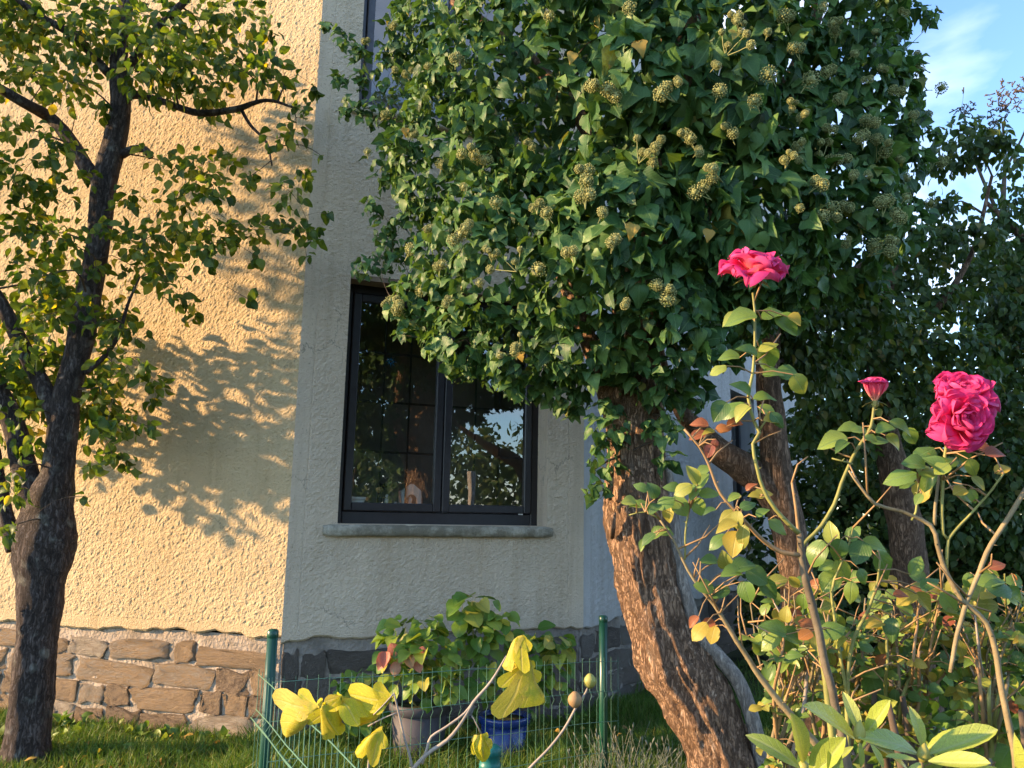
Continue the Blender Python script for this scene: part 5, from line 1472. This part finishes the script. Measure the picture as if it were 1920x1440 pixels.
def cane(mb, pts, D, seg=7, step=.02):
    q = [P(p[0], p[1], p[3] if len(p) > 3 else D) for p in pts]
    r = [0.37 * p[2] * (p[3] if len(p) > 3 else D) / FPX for p in pts]
    a, b_ = spline(q, r, step)
    a = a + np.array([[noise.noise(Vector(v * 22)) * .002, 0, noise.noise(Vector(v * 22 + 5)) * .002] for v in a])
    mb.tube(a, b_, seg)
    return a, b_
def thorns(mb, a, r, every=4):
    for i in range(1, len(a) - 1, every):
        d = rand_dirs(1)[0]; t = nrm(a[i + 1] - a[i]); d = nrm(d - (d @ t) * t)
        mb.tube([a[i] + d * r[i] * .7, a[i] + d * (r[i] + .005) - t * .002], [.0016, .0002], 4, False)
def rose_bush(label, base, canes, leaves, D, along=0, mats=('cane',), name='rose_bush', lsize=1.0, shoots=0, ymix=.1, rmix=.05):
    """canes: (material key, [(px, py, width[, D])...]); leaves: (px, py, size px, colour[, angle deg])"""
    t = thing(name, label, 'rose bush', base, 'rose bushes in the bed')
    pts_all = []
    for key, c in canes:
        mb = MB()
        a, r = cane(mb, c, D)
        thorns(mb, a, r, 5)
        pts_all += list(zip(a, r))
        part('cane', mb.mesh('cane', M[key], base), t)
    A = np.array([q for q, _ in pts_all])
    mb = MB()
    for lf in leaves:
        x, y, s, col = lf[:4]
        ang = lf[4] if len(lf) > 4 else random.uniform(0, 360)
        Dl = D + random.uniform(-.06, .06)
        q = P(x, y, Dl); S_ = s * Dl / FPX * lsize
        dv = np.array([math.cos(math.radians(ang)), random.uniform(-.35, .1), math.sin(math.radians(ang))])
        st = q - nrm(dv) * S_ * .5
        placed('leaf', random.choice(LR[COLS[col]]), t, base, st, dv, np.array([random.uniform(-.8, .1), -.75, .6]) , S_)
        i = int(np.argmin(np.linalg.norm(A - st, axis=1)))
        if np.linalg.norm(A[i] - st) < .16:
            m_ = (A[i] + st) / 2 + np.array([0, 0, .006])
            mb.tube([A[i], m_, st], [.0016, .0013, .001], 5, False)
    for _ in range(along):                           # compound leaves along the canes
        i = random.randrange(len(A)); p0 = A[i]
        d = rand_dirs(1)[0]; d[2] = abs(d[2]) * .4; d[1] *= .7; d = nrm(d)
        ln_ = random.uniform(.05, .085) * lsize
        e = p0 + d * ln_ + np.array([0, 0, -.012])
        mb.tube([p0, (p0 + e) / 2 + np.array([0, 0, .006]), e], [.0014, .0012, .001], 4, False)
        rr = random.random()
        col = 'y' if rr < ymix else ('r' if rr < ymix + rmix else 'g')
        side = nrm(np.cross(d, Zv) + 1e-6)
        up_ = np.array([random.uniform(-.85, .1), -.5, .7])
        s = random.uniform(.032, .05) * lsize
        placed('leaf', random.choice(LR[COLS[col]]), t, base, e, d + np.array([0, 0, -.25]), up_, s)
        for f_ in (.5, .85):
            for sg in (-1, 1):
                if random.random() < .8:
                    placed('leaf', random.choice(LR[COLS[col]]), t, base, p0 + (e - p0) * f_, side * sg + d * .45 + np.array([0, 0, -.15]), up_ + rng.normal(size=3) * .2, s * random.uniform(.75, .95))
    for _ in range(shoots):
        i = random.randrange(len(A)); p0 = A[i]
        d = rand_dirs(1)[0]; d[2] = abs(d[2]) + .4; d = nrm(d)
        e = p0 + d * random.uniform(.04, .14)
        mb.tube([p0, (p0 + e) / 2 + rng.normal(size=3) * .006, e], [.0022, .0018, .0012], 5)
    if mb.n: part('twigs', mb.mesh('twigs', M['cane_red'], base), t, kind='stuff')
    return t

def bush_base(px, D): 
    q = P(px, 1440, D); q[2] = 0; return q
# tall rose with the single high bloom
rb = bush_base(1560, 1.42)
rose1 = rose_bush('tall rose with one single pink bloom high in front of the ivy', rb,
    [('cane', [(1412, 548, 6), (1416, 620, 7), (1411, 700, 8), (1404, 745, 9), (1414, 790, 9), (1424, 812, 10), (1412, 832, 9), (1420, 880, 9), (1440, 935, 10), (1468, 970, 11), (1498, 1000, 13)]),
     ('cane_dark', [(1500, 1000, 15), (1506, 1060, 18), (1522, 1130, 20), (1540, 1210, 20), (1566, 1320, 20), (1590, 1440, 20), (1610, 1600, 20)]),
     ('cane_red', [(1283, 806, 6), (1310, 836, 6), (1328, 870, 7), (1352, 925, 8), (1392, 972, 9), (1432, 1014, 11), (1466, 1036, 12), (1504, 1042, 13)]),
     ('cane', [(1420, 815, 6), (1440, 785, 5), (1462, 780, 5), (1472, 800, 4)])],
    [(1390, 595, 62, 'g', 185), (1372, 600, 40, 'g', 200), (1452, 590, 50, 'g', 20), (1474, 610, 56, 'g', -40), (1490, 600, 30, 'y', -30), (1436, 672, 54, 'g', -60), (1400, 660, 46, 'g', 160), (1368, 668, 40, 'g', 175), (1346, 690, 34, 'g', 195), (1440, 650, 40, 'g', 30),
     (1388, 730, 46, 'g', 150), (1450, 700, 40, 'g', 10), (1478, 700, 44, 'g', -15), (1500, 720, 44, 'g', -55), (1372, 765, 52, 'g', 200), (1350, 770, 44, 'g', 230), (1392, 775, 40, 'g', 220), (1434, 745, 44, 'g', 10), (1450, 790, 40, 'y', 0), (1458, 785, 36, 'g', -50), (1440, 770, 40, 'g', -25),
     (1378, 796, 34, 'r', 15), (1356, 800, 30, 'r', 20), (1312, 794, 34, 'r', 165), (1308, 815, 36, 'r', 200), (1328, 812, 26, 'y', 190), (1330, 845, 26, 'r', 240), (1340, 832, 18, 'r', 250), (1408, 912, 24, 'r', 45), (1432, 926, 34, 'y', 20), (1414, 930, 22, 'y', 170), (1366, 962, 40, 'y', 200), (1382, 975, 34, 'y', 260), (1362, 990, 44, 'y', 200), (1376, 1018, 48, 'y', 245), (1390, 1005, 44, 'y', 250), (1376, 935, 30, 'g', 200), (1402, 945, 34, 'g', 30), (1345, 1012, 40, 'g', 210), (1430, 960, 30, 'g', 40), (1460, 985, 40, 'g', -30), (1330, 960, 26, 'g', 200)], 1.42, shoots=10)
bloom(rose1, rb, P(1414, 520, 1.42), [0.05, -.42, .95], .060, FULL, label='single wide open pink rose bloom seen from slightly below')
# rose carrying the small bud
rb2 = bush_base(1545, 1.5)
rose2 = rose_bush('rose shoot ending in one small closed pink bud', rb2,
    [('cane', [(1641, 752, 7), (1636, 785, 8), (1628, 812, 9), (1605, 845, 9), (1585, 890, 9), (1564, 945, 10), (1540, 985, 10), (1512, 1014, 11), (1500, 1030, 12), (1516, 1110, 14), (1540, 1220, 16), (1560, 1380, 18), (1570, 1560, 20)]),
     ('cane_red', [(1485, 905, 6), (1492, 950, 8), (1496, 990, 9), (1500, 1030, 11)])],
    [(1562, 826, 56, 'g', 190), (1592, 806, 40, 'g', 170), (1578, 838, 36, 'g', 215), (1612, 806, 34, 'g', 175), (1660, 806, 36, 'g', 20), (1690, 800, 46, 'g', -25), (1708, 818, 34, 'g', -60), (1650, 826, 34, 'g', 10), (1676, 828, 36, 'g', -40), (1632, 822, 26, 'g', 150)], 1.5, shoots=6)
bloom(rose2, rb2, P(1641, 752, 1.5), [-.02, -.12, 1], .042, BUD, name='bud', label='closed coral pink rosebud')
# rose with the pair of blooms
rb3 = bush_base(1880, 1.4)
rose3 = rose_bush('rose with two full magenta blooms pressed together at the right', rb3,
    [('cane_old', [(1592, 882, 5), (1615, 915, 7), (1640, 945, 9), (1690, 958, 9), (1745, 985, 11), (1758, 1020, 12), (1775, 1075, 12), (1805, 1125, 12), (1850, 1168, 13), (1866, 1220, 14), (1880, 1300, 15), (1900, 1400, 16), (1920, 1560, 18)]),
     ('cane', [(1778, 815, 8), (1772, 850, 9), (1768, 900, 9), (1768, 1000, 8), (1776, 1010, 8)]),
     ('cane', [(1722, 905, 5), (1718, 960, 6), (1710, 975, 6)]),
     ('cane', [(1882, 890, 5), (1850, 930, 6), (1815, 970, 6), (1790, 995, 7), (1778, 1010, 8), (1775, 1070, 9)]),
     ('cane_old', [(1925, 915, 12), (1890, 970, 12), (1858, 1020, 12), (1836, 1075, 12), (1816, 1120, 12), (1795, 1190, 11), (1782, 1260, 10)]),
     ('cane', [(1600, 870, 4), (1560, 860, 4)]),
     ('cane_old', [(1752, 985, 9), (1756, 930, 8), (1762, 880, 7)])],
    [(1690, 890, 58, 'g', 185), (1715, 868, 40, 'g', 165), (1734, 846, 46, 'g', 195), (1738, 900, 44, 'g', 250), (1730, 920, 44, 'y', 240), (1752, 870, 40, 'g', 140), (1782, 862, 44, 'g', 40), (1766, 878, 34, 'g', 210), (1808, 868, 46, 'g', -40), (1826, 878, 40, 'g', -60), (1740, 880, 40, 'g', 15), (1800, 912, 30, 'g', -30), (1836, 905, 34, 'y', -45), (1824, 930, 28, 'g', -80), (1800, 920, 30, 'y', 200), (1812, 935, 28, 'g', 150), (1700, 905, 30, 'g', 200), (1722, 935, 26, 'g', 230), (1880, 880, 30, 'y', 30), (1868, 850, 40, 'r', 10), (1842, 840, 34, 'r', 150)], 1.4, shoots=10)
bloom(rose3, rb3, P(1803, 752, 1.40), [-.05, -.75, .8], .055, OPENR, label='upper of the two joined magenta blooms')
bloom(rose3, rb3, P(1797, 790, 1.37), [.02, -.95, .05], .053, OPENR, label='lower of the two joined magenta blooms')
# young green rose shoots before the side wall
rb4 = bush_base(1330, 1.6)
rose_bush('light green rose shoots in front of the leaning trunk', rb4,
    [('cane_old', [(1238, 975, 5), (1262, 1010, 6), (1280, 1050, 7), (1300, 1085, 8), (1318, 1108, 9), (1350, 1150, 10), (1392, 1220, 13), (1440, 1290, 16), (1490, 1350, 18), (1560, 1440, 20), (1600, 1600, 22)]),
     ('cane', [(1290, 960, 4), (1286, 1000, 5), (1284, 1050, 5)]),
     ('cane', [(1180, 965, 3), (1210, 960, 4), (1240, 975, 5)])],
    [(1298, 890, 40, 'g', 120), (1316, 900, 36, 'g', 60), (1280, 915, 36, 'g', 200), (1330, 925, 40, 'g', 10), (1302, 920, 40, 'g', 230), (1262, 915, 34, 'g', 160), (1246, 940, 38, 'g', 190), (1276, 950, 40, 'g', 300), (1310, 950, 34, 'g', 280), (1224, 920, 32, 'g', 110), (1204, 912, 30, 'g', 150), (1200, 945, 32, 'g', 180), (1180, 940, 28, 'g', 170), (1228, 955, 30, 'g', 40), (1255, 965, 30, 'y', 260),
     (1238, 1000, 36, 'g', 40), (1215, 1010, 34, 'g', 215), (1250, 1000, 28, 'g', 10), (1270, 935, 34, 'g', 60), (1320, 880, 26, 'g', 40), (1206, 1022, 26, 'g', 240), (1330, 1050, 34, 'g', 170), (1320, 1100, 38, 'g', 165), (1350, 1110, 40, 'g', 200), (1372, 1075, 40, 'g', 180), (1395, 1060, 44, 'g', 20), (1420, 1080, 46, 'g', -30), (1440, 1105, 44, 'g', -50), (1400, 1110, 40, 'g', -80), (1360, 1050, 34, 'y', 120), (1310, 1180, 40, 'y', 215), (1326, 1172, 32, 'r', 200), (1336, 1190, 34, 'y', 250), (1300, 1165, 26, 'r', 220)], 1.6, along=5, shoots=12, ymix=.2, rmix=.05)
# low thicket of canes and leaves
for k, (px0, Dk, lab, span, nl_) in enumerate([(1440, 1.75, 'low tangled rose with bare pale twigs behind the rhododendron', (1420, 1560), 14), (1560, 1.9, 'low rose thicket with yellow and red leaves below the small bud', (1480, 1660), 26), (1700, 1.8, 'low rose thicket with orange stems left of the right cane', (1620, 1790), 26), (1850, 1.75, 'leafy rose thicket at the lower right edge', (1790, 1920), 26)]):
    b = bush_base(px0, Dk)
    cs = []
    for j in range(9):
        x0 = px0 + random.uniform(-30, 30); x1 = random.uniform(*span); y1 = random.uniform(1070, 1230)
        xm = (x0 + x1) / 2 + random.uniform(-25, 25)
        cs.append((random.choice(['cane_old', 'cane_red', 'cane', 'cane_old', 'fig_wood']), [(x0, 1560, 15), (x0 + (xm - x0) * .5, 1420, 12), (xm, 1310, 9, Dk + random.uniform(-.1, .1)), ((xm + x1) / 2 + random.uniform(-12, 12), 1230, 7, Dk + random.uniform(-.15, .15)), (x1, y1, 4, Dk + random.uniform(-.2, .2))]))
        if random.random() < .8:
            cs.append((random.choice(['cane_old', 'cane_red', 'fig_wood']), [(xm, 1310, 7), (xm + random.uniform(-50, 50), 1230, 5), (xm + random.uniform(-80, 80), 1150 + random.uniform(-50, 50), 3)]))
    lv = [(random.uniform(*span), random.uniform(1080, 1330), random.uniform(24, 42), random.choices('gyr', [.68, .27, .05])[0]) for _ in range(60)]
    rose_bush(lab, b, cs, lv, Dk, along=nl_ + 26, shoots=34, ymix=.28, rmix=.03, lsize=.82)
# larger single leaves in the middle of the bed
rb5 = bush_base(1600, 1.6)
rose_bush('broad leaved rose shoots in the middle of the bed', rb5,
    [('cane', [(1650, 1050, 5), (1646, 1090, 6), (1630, 1140, 8), (1605, 1190, 9), (1590, 1260, 10), (1590, 1440, 12), (1590, 1580, 14)]), ('cane', [(1600, 990, 4), (1590, 1030, 5), (1570, 1070, 6), (1560, 1110, 7), (1570, 1200, 8), (1588, 1300, 9)])],
    [(1528, 1035, 52, 'g', 235), (1558, 1000, 46, 'g', 100), (1572, 1030, 40, 'g', 250), (1612, 1035, 48, 'g', 240), (1662, 1060, 60, 'g', -60), (1640, 1022, 48, 'g', -10), (1600, 1000, 34, 'g', 60), (1580, 1070, 46, 'g', -70), (1556, 1090, 46, 'g', 230), (1550, 1060, 34, 'g', 200), (1596, 1110, 40, 'g', 260), (1620, 1080, 30, 'g', 300), (1718, 1060, 40, 'g', 60), (1735, 1130, 48, 'y', -40), (1700, 1120, 40, 'y', 200), (1742, 1090, 40, 'g', 40), (1780, 1130, 44, 'g', -50), (1696, 1140, 34, 'g', 130), (1672, 1180, 44, 'g', 250), (1640, 1170, 34, 'y', 190), (1560, 1180, 44, 'g', 30), (1450, 1180, 50, 'g', 160), (1445, 1200, 44, 'g', 210), (1480, 1195, 46, 'g', -20), (1540, 1200, 44, 'y', 60), (1580, 1220, 40, 'y', 270), (1850, 1130, 44, 'y', 170), (1880, 1100, 50, 'g', 160), (1860, 1090, 50, 'g', 20), (1900, 1120, 46, 'g', -20), (1870, 1060, 34, 'r', 20), (1520, 1170, 36, 'r', 150), (1510, 1190, 30, 'r', 200), (1690, 1115, 30, 'r', 10)], 1.6, shoots=8)

# ---------------------------------------------------------------- leafy ground plants and rhododendron
leaf_mass('ground_plants', 'low light green leafy plants under the roses', 'plants', blobs_px([(x, y, 60, 2.5) for x in range(1560, 2050, 70) for y in (1250, 1330, 1410, 1480)] + [(x, y, 40, 1.75) for x in range(1600, 1940, 60) for y in (1300, 1370)] + [(1500, 1420, 50, 2.6), (1470, 1480, 60, 2.6)]), M['green_mass'], T_ROUND, (.04, .07), 1100, nl=300, cell=16)
RB = bush_base(1620, 1.15)
rh = thing('rhododendron', 'rhododendron with long pale green leaves and yellow buds at the bottom edge', 'shrub', RB)
RL = [make_mesh('leaf', t[0], [t[1]], M['rhodo'], t[2]) for t in T_LONG]
def rleaf(x0, y0, x1, y1, D=1.15, dD=0.0, up_=(0, -.6, .8)):
    a, b_ = P(x0, y0, D), P(x1, y1, D + dD)
    placed('leaf', random.choice(RL), rh, RB, a, b_ - a, np.array(up_) + rng.normal(size=3) * .12, float(np.linalg.norm(b_ - a)))
mb = MB()
for pts in ([(1612, 1395, 9), (1622, 1460, 11), (1640, 1600, 14)], [(1728, 1425, 9), (1720, 1500, 11), (1660, 1620, 14)], [(1510, 1445, 9), (1530, 1520, 12), (1600, 1640, 14)], [(1905, 1460, 8), (1890, 1540, 10), (1760, 1660, 14)]):
    cane(mb, pts, 1.15)
part('stems', mb.mesh('stems', M['cane_old'], RB), rh)
for a in [(1605, 1388, 1520, 1316), (1612, 1375, 1592, 1300), (1622, 1378, 1676, 1314), (1625, 1390, 1722, 1432, 1.13), (1600, 1400, 1560, 1436, 1.12), (1632, 1395, 1660, 1440, 1.1), (1610, 1392, 1618, 1440, 1.1), (1618, 1376, 1640, 1312, 1.18),
          (1722, 1415, 1640, 1358), (1730, 1405, 1722, 1330), (1742, 1414, 1872, 1378), (1740, 1428, 1860, 1440, 1.12), (1718, 1425, 1660, 1424, 1.1), (1725, 1430, 1700, 1470, 1.1), (1735, 1410, 1790, 1350, 1.2),
          (1500, 1440, 1418, 1368, 1.12), (1506, 1430, 1494, 1344, 1.12), (1530, 1450, 1592, 1382, 1.1), (1556, 1460, 1570, 1380, 1.08), (1520, 1450, 1556, 1384, 1.12),
          (1906, 1455, 1886, 1375, 1.1), (1900, 1460, 1800, 1436, 1.08), (1910, 1455, 1960, 1400, 1.1)]:
    rleaf(*a[:4], D=a[4] if len(a) > 4 else 1.15, dD=random.uniform(-.05, .01))
for x, y, s, tx in ((1611, 1372, 40, 2), (1730, 1412, 34, 4), (1508, 1436, 22, -2)):
    a = P(x, y + s * .5, 1.13); e = P(x + tx, y - s * .55, 1.13)
    mb = MB(); mb.tube([a, a + (e - a) * .3, a + (e - a) * .65, e], [.004, .009, .007, .001], 10)
    part('bud', mb.mesh('bud', M['rhodo_bud'], RB), rh)

# ---------------------------------------------------------------- young fig in front of the fence
FB = bush_base(775, 1.36)
fig = thing('fig_shrub', 'young fig with bare pale branches, two small fruits and drooping yellow leaves', 'fig', FB)
for pts in ([(770, 1445, 11), (800, 1415, 10), (838, 1388, 9), (868, 1352, 8), (888, 1318, 8), (910, 1290, 7), (930, 1262, 6), (950, 1230, 5)], [(792, 1432, 7), (800, 1404, 7), (808, 1382, 6), (838, 1362, 6), (872, 1338, 6), (890, 1314, 6)],
            [(772, 1438, 7), (765, 1410, 6), (756, 1375, 5), (746, 1330, 5), (738, 1300, 4)], [(985, 1450, 7), (1020, 1410, 6), (1058, 1368, 6), (1078, 1330, 6), (1098, 1298, 5), (1106, 1276, 4)], [(690, 1460, 5), (692, 1420, 5), (695, 1395, 4)],
            [(948, 1236, 4), (958, 1240, 4), (972, 1244, 3)], [(885, 1342, 3), (895, 1360, 3), (902, 1376, 3)], [(738, 1302, 4), (722, 1318, 3), (700, 1340, 3)], [(690, 1362, 4), (720, 1345, 3), (744, 1336, 3)], [(770, 1440, 12), (772, 1520, 13), (775, 1650, 16)], [(985, 1450, 8), (930, 1540, 10), (800, 1660, 14)]):
    mb = MB(); cane(mb, pts, 1.36, 8, .012)
    part('branch', mb.mesh('branch', M['fig_wood'], FB), fig)
def fig_leaf(seed, fold, droop, lob=1.0):
    """palmate leaf: middle lobe and four side lobes round the petiole, each bent down"""
    r = random.Random(seed)
    V, UV, F = [], [], []
    g_ = r.uniform(.72, 1.05)
    lobes = [(0, 1.0, .27), (40 * g_, r.uniform(.7, .95), .2), (-40 * g_, r.uniform(.6, .9), .2), (82 * g_, r.uniform(.3, .5), .15), (-82 * g_, r.uniform(.3, .5), .15)]
    for a, ln_, hw in lobes:
        s0 = len(V)
        c, s = math.cos(math.radians(a)), math.sin(math.radians(a))
        n, m = 7, 5
        prof = [.3, .42, .6, .85, 1.08, 1.12, .92, .3]
        for j in range(n + 1):
            v = j / n
            for i in range(m):
                u = 2 * i / (m - 1) - 1
                x, y = u * hw * prof[j] * (1 + .12 * math.sin(v * 9 + seed)), v * ln_
                X, Y_ = x * c + y * s, -x * s + y * c
                z = -droop * (X * X + Y_ * Y_) + fold * abs(X) + .05 * math.sin(seed + X * 9 + Y_ * 7) - .12 * max(0, v - .6) * math.sin(seed * 2.1 + a) + .06 * abs(u) * hw
                V.append((X, Y_, z - .004 * abs(a) / 46)); UV.append((u * .5, v))
        for j in range(n):
            for i in range(m - 1): F.append([s0 + j * m + i, s0 + j * m + i + 1, s0 + (j + 1) * m + i + 1, s0 + (j + 1) * m + i])
    return make_mesh('leaf', V, [np.array(F)], M['fig'], UV)
def fleaf(x, y, s, Y_, Z_, seed, fold=-.3, droop=.35, D=1.36):
    q = P(x, y, D)
    o = placed('leaf', fig_leaf(seed, fold, droop), fig, FB, q, Y_, Z_, 0.62 * s * D / FPX)
fleaf(606, 1322, 92, [-.28, -.1, -.9], [-.5, -.7, .25], 1, -.9, .5)
fleaf(640, 1306, 78, [.25, -.1, -.95], [.75, -.6, .2], 2, -1.5, .4)
fleaf(625, 1304, 118, [.97, -.1, .10], [-.1, -.12, 1], 3, -.5, .45, 1.38)
fleaf(738, 1312, 128, [-.6, -.1, -.75], [.75, -.35, .4], 4, -1.7, .3)
fleaf(714, 1368, 88, [-.75, -.2, -.35], [.2, -.5, .85], 5, -.8, .5, 1.34)
fleaf(978, 1190, 92, [-.8, -.15, -.5], [-.4, -.25, .8], 6, -1.2, .5)
fleaf(978, 1244, 84, [.1, -.15, -.95], [-.2, -.9, .2], 7, -1.0, .4)
fleaf(992, 1240, 118, [.5, -.1, -.85], [.8, -.35, .4], 8, -1.9, .2)
fleaf(903, 1378, 66, [.1, -.3, -.75], [0, -.9, .5], 9, -.8, .6)
fleaf(598, 1330, 120, [-.6, -.1, -.78], [.75, -.4, .4], 10, -2.0, .2, 1.37)
for x, y, s, mt in ((1078, 1312, 13, 'cane_red'), (1106, 1277, 12, 'rhodo_bud')):
    mb = MB(); r = s * 1.36 / FPX
    c = P(x, y, 1.36)
    prof = [(0, -1.05), (.35, -1.0), (.8, -.62), (1.0, -.05), (.88, .45), (.5, .85), (.28, 1.05), (0, 1.08)]
    mb.lathe(c, [(a * r, z * r) for a, z in prof], 14)
    part('fruit', mb.mesh('fruit', M[mt], FB), fig, 'brown ripe fig' if mt == 'cane_red' else 'small green fig')

# ---------------------------------------------------------------- lavender and grass
def tuft(px, py, D, w_, h_, n, label, mat='lavender'):
    b = P(px, py, D); b[2] = 0
    t = thing('lavender', label, 'lavender', b, 'lavender tufts at the foot of the trunk')
    mb = MB()
    for _ in range(n):
        a = b + np.array([rng.normal() * w_ * .3, rng.normal() * w_ * .3, 0])
        l_ = h_ * random.uniform(.5, 1.05)
        e = a + np.array([rng.normal() * w_ * .45, rng.normal() * w_ * .35, l_])
        m_ = (a + e) / 2 + np.array([rng.normal() * .015, 0, l_ * .1])
        mb.tube([a, m_, e], [.0016, .0014, .001], 3, False)
        d = nrm(e - m_)
        if random.random() < .5: mb.tube([e - d * .03, e - d * .012, e], [.002, .0045, .0015], 4)
        for k in range(7):
            f_ = random.uniform(.15, .95); p = a + (e - a) * f_
            s_ = rand_dirs(1)[0]; s_[2] = abs(s_[2]) + .5
            g = p + nrm(s_) * random.uniform(.015, .035); sd = rand_dirs(1)[0] * .0018
            mb.add([p - sd, p + sd, g], [[0, 1, 2]])
    part('stalks', mb.mesh('stalks', M[mat], b), t, kind='stuff')
    return t
tuft(1165, 1470, 4.2, .26, .42, 70, 'grey green lavender tuft just left of the leaning trunk')
tuft(1262, 1440, 4.35, .22, .36, 45, 'smaller lavender tuft behind the foot of the leaning trunk')
tuft(1090, 1500, 4.25, .14, .30, 24, 'thin dry lavender tuft near the right fence post')

def grass_field(name, n, xr, yr, h, seed, wild=0.0):
    r = np.random.default_rng(seed)
    x, y = r.uniform(*xr, n), r.uniform(*yr, n)
    p = np.stack([x, y, np.zeros(n)], 1)
    ok = ((p - C1) @ N1 > .015) | ((p - C1) @ N2 > .015) | ((p - C2) @ N3 > .015)
    p = p[ok]; n = len(p)
    p[:, 2] = 0.02 * np.sin(p[:, 0] * 1.3 + .4) * np.sin(p[:, 1] * 1.1) - .003
    clump = np.array([noise.noise(Vector((a * 2.2, b_ * 2.2, seed))) for a, b_ in p[:, :2]])
    hh = h * (0.65 + .6 * r.random(n)) * (1 + .7 * clump)
    lean = r.normal(size=(n, 2)) * (.34 + wild)
    a = r.uniform(0, math.pi, n); sd = np.stack([np.cos(a), np.sin(a), np.zeros(n)], 1) * (.0022 + .0016 * r.random(n))[:, None]
    l3 = np.concatenate([lean, np.zeros((n, 1))], 1)
    mid = p + np.stack([lean[:, 0] * hh * .3, lean[:, 1] * hh * .3, hh * .55], 1)
    tip = p + np.stack([lean[:, 0] * hh, lean[:, 1] * hh, hh * (1 - .25 * np.linalg.norm(lean, axis=1).clip(0, 1))], 1)
    V = np.stack([p - sd, p + sd, mid + sd * .8, mid - sd * .8, tip], 1).reshape(-1, 3)
    k = np.arange(n)[:, None] * 5
    uv = np.tile(np.array([[0, 0], [1, 0], [1, .5], [0, .5], [.5, 1]]), (n, 1))
    single(name, make_mesh(name, V, [np.concatenate([k + 0, k + 1, k + 2, k + 3], 1), np.concatenate([k + 3, k + 2, k + 4], 1)], M['grass'], uv), kind='stuff')
grass_field('grass', 110000, (-4.6, 2.4), (4.0, 6.6), .10, 3)
grass_field('grass', 9000, (-1.6, 1.4), (3.9, 5.3), .2, 4, .15)
grass_field('grass', 12000, (1.0, 6.0), (3.5, 8.0), .14, 5, .1)
# broad leaved weeds along the foot of the wall
ps = []
for s in np.arange(0.3, 3.4, .05):
    if random.random() < .75:
        q = C1 + D1 * s + N1 * random.uniform(.06, .22)
        for _ in range(random.randint(3, 8)): ps.append(q + np.array([random.gauss(0, .03), random.gauss(0, .03), random.uniform(.01, .08)]))
for s in np.arange(0.1, 2.1, .05):
    q = C1 + D2 * s + N2 * random.uniform(.06, .25)
    for _ in range(random.randint(2, 7)): ps.append(q + np.array([random.gauss(0, .03), random.gauss(0, .03), random.uniform(.01, .12)]))
for _ in range(260):
    q = np.array([random.uniform(-3.4, 1.4), random.uniform(4.7, 5.3), random.uniform(.02, .07)])
    if (q - C1) @ N2 > .1 or (q - C1) @ N1 > .1: ps.append(q)
ps = np.array(ps)
V, F, UV = scatter_arrays(T_OVAL, ps, rng.normal(size=ps.shape) * .6 + np.array([0, -.3, .5]), rng.normal(size=ps.shape) * .4 + np.array([0, -.4, .8]), vary(.035, .075, len(ps)), rng.integers(0, 4, len(ps)))
single('weeds', make_mesh('weeds', V, [F], M['green_mass'], UV), kind='stuff')

# leaves fallen from the fruit tree into the grass
fp = np.array([[random.uniform(-3.6, 1.6), random.uniform(4.5, 5.6), random.uniform(.05, .10)] for _ in range(150)])
fp = fp[((fp - C1) @ N1 > .1) | ((fp - C1) @ N2 > .1)]
V, F, UV = scatter_arrays(T_OVAL, fp, rng.normal(size=fp.shape) * np.array([1, 1, .25]), rng.normal(size=fp.shape) * .4 + np.array([0, -.2, .8]), vary(.035, .06, len(fp)), rng.integers(0, 4, len(fp)))
single('fallen_leaves', make_mesh('fallen_leaves', V, [F], M['fallen'], UV), kind='stuff')

# ---------------------------------------------------------------- what stands behind the camera and shows in the panes
def away(az, dist):                                  # azimuth to the right of straight back
    a = math.radians(az)
    return np.array([-.2 + math.sin(a) * dist, 5.4 - math.cos(a) * dist, 0])
for k, (az, dist, r, h, lab) in enumerate([(22, 13, 2.2, 2.6, 'bushy tree mirrored in the left window sash'), (30, 15, 1.6, 2.2, 'round tree mirrored beside the window mullion'), (53, 14, 2.0, 2.6, 'dark tree mirrored at the right window edge')]):
    c = away(az, dist)
    bl = [(c[0] + vary(-r * .6, r * .6), c[1] + vary(-r * .6, r * .6), vary(.8, h * 1.5), vary(.5, .8) * r * .6) for _ in range(14)]
    leaf_mass('garden_tree', lab, 'tree', bl, M['back_leaf'], T_SMALL, (.12, .2), 130, group='trees mirrored in the window panes')
c = away(40.5, 9.5)
pole = thing('clothes_post', 'pale wooden clothes post with crossbar mirrored in the right pane', 'post', c)
mb = MB(); mb.box(c + Zv * 1.15, [.055, 0, 0], [0, .055, 0], Zv * 1.15, .01); part('upright', mb.mesh('upright', M['wood_grey'], c, False), pole)
mb = MB(); mb.box(c + Zv * 1.42 + np.array([0, .06, 0]), [.28, .06, 0], [0, .03, 0], Zv * .035, .008); part('crossbar', mb.mesh('crossbar', M['wood_grey'], c, False), pole)
hz = []
for az in np.arange(5, 78, 2.2):
    q = away(az, 34 + vary(-3, 3)); [hz.append((q[0] + vary(-1, 1), q[1] + vary(-2, 2), z_ + vary(-.4, .4), vary(1.3, 1.9))) for z_ in (.9, 2.6, 4.1)]
leaf_mass('far_hedge', 'far row of bushes mirrored low in the window', 'hedge', hz, M['back_leaf'], T_SMALL, (.3, .45), 70)
print('objects', len(bpy.data.objects), 'tris', sum(len(o.data.loops) - 2 * len(o.data.polygons) for o in bpy.data.objects if o.type == 'MESH'))
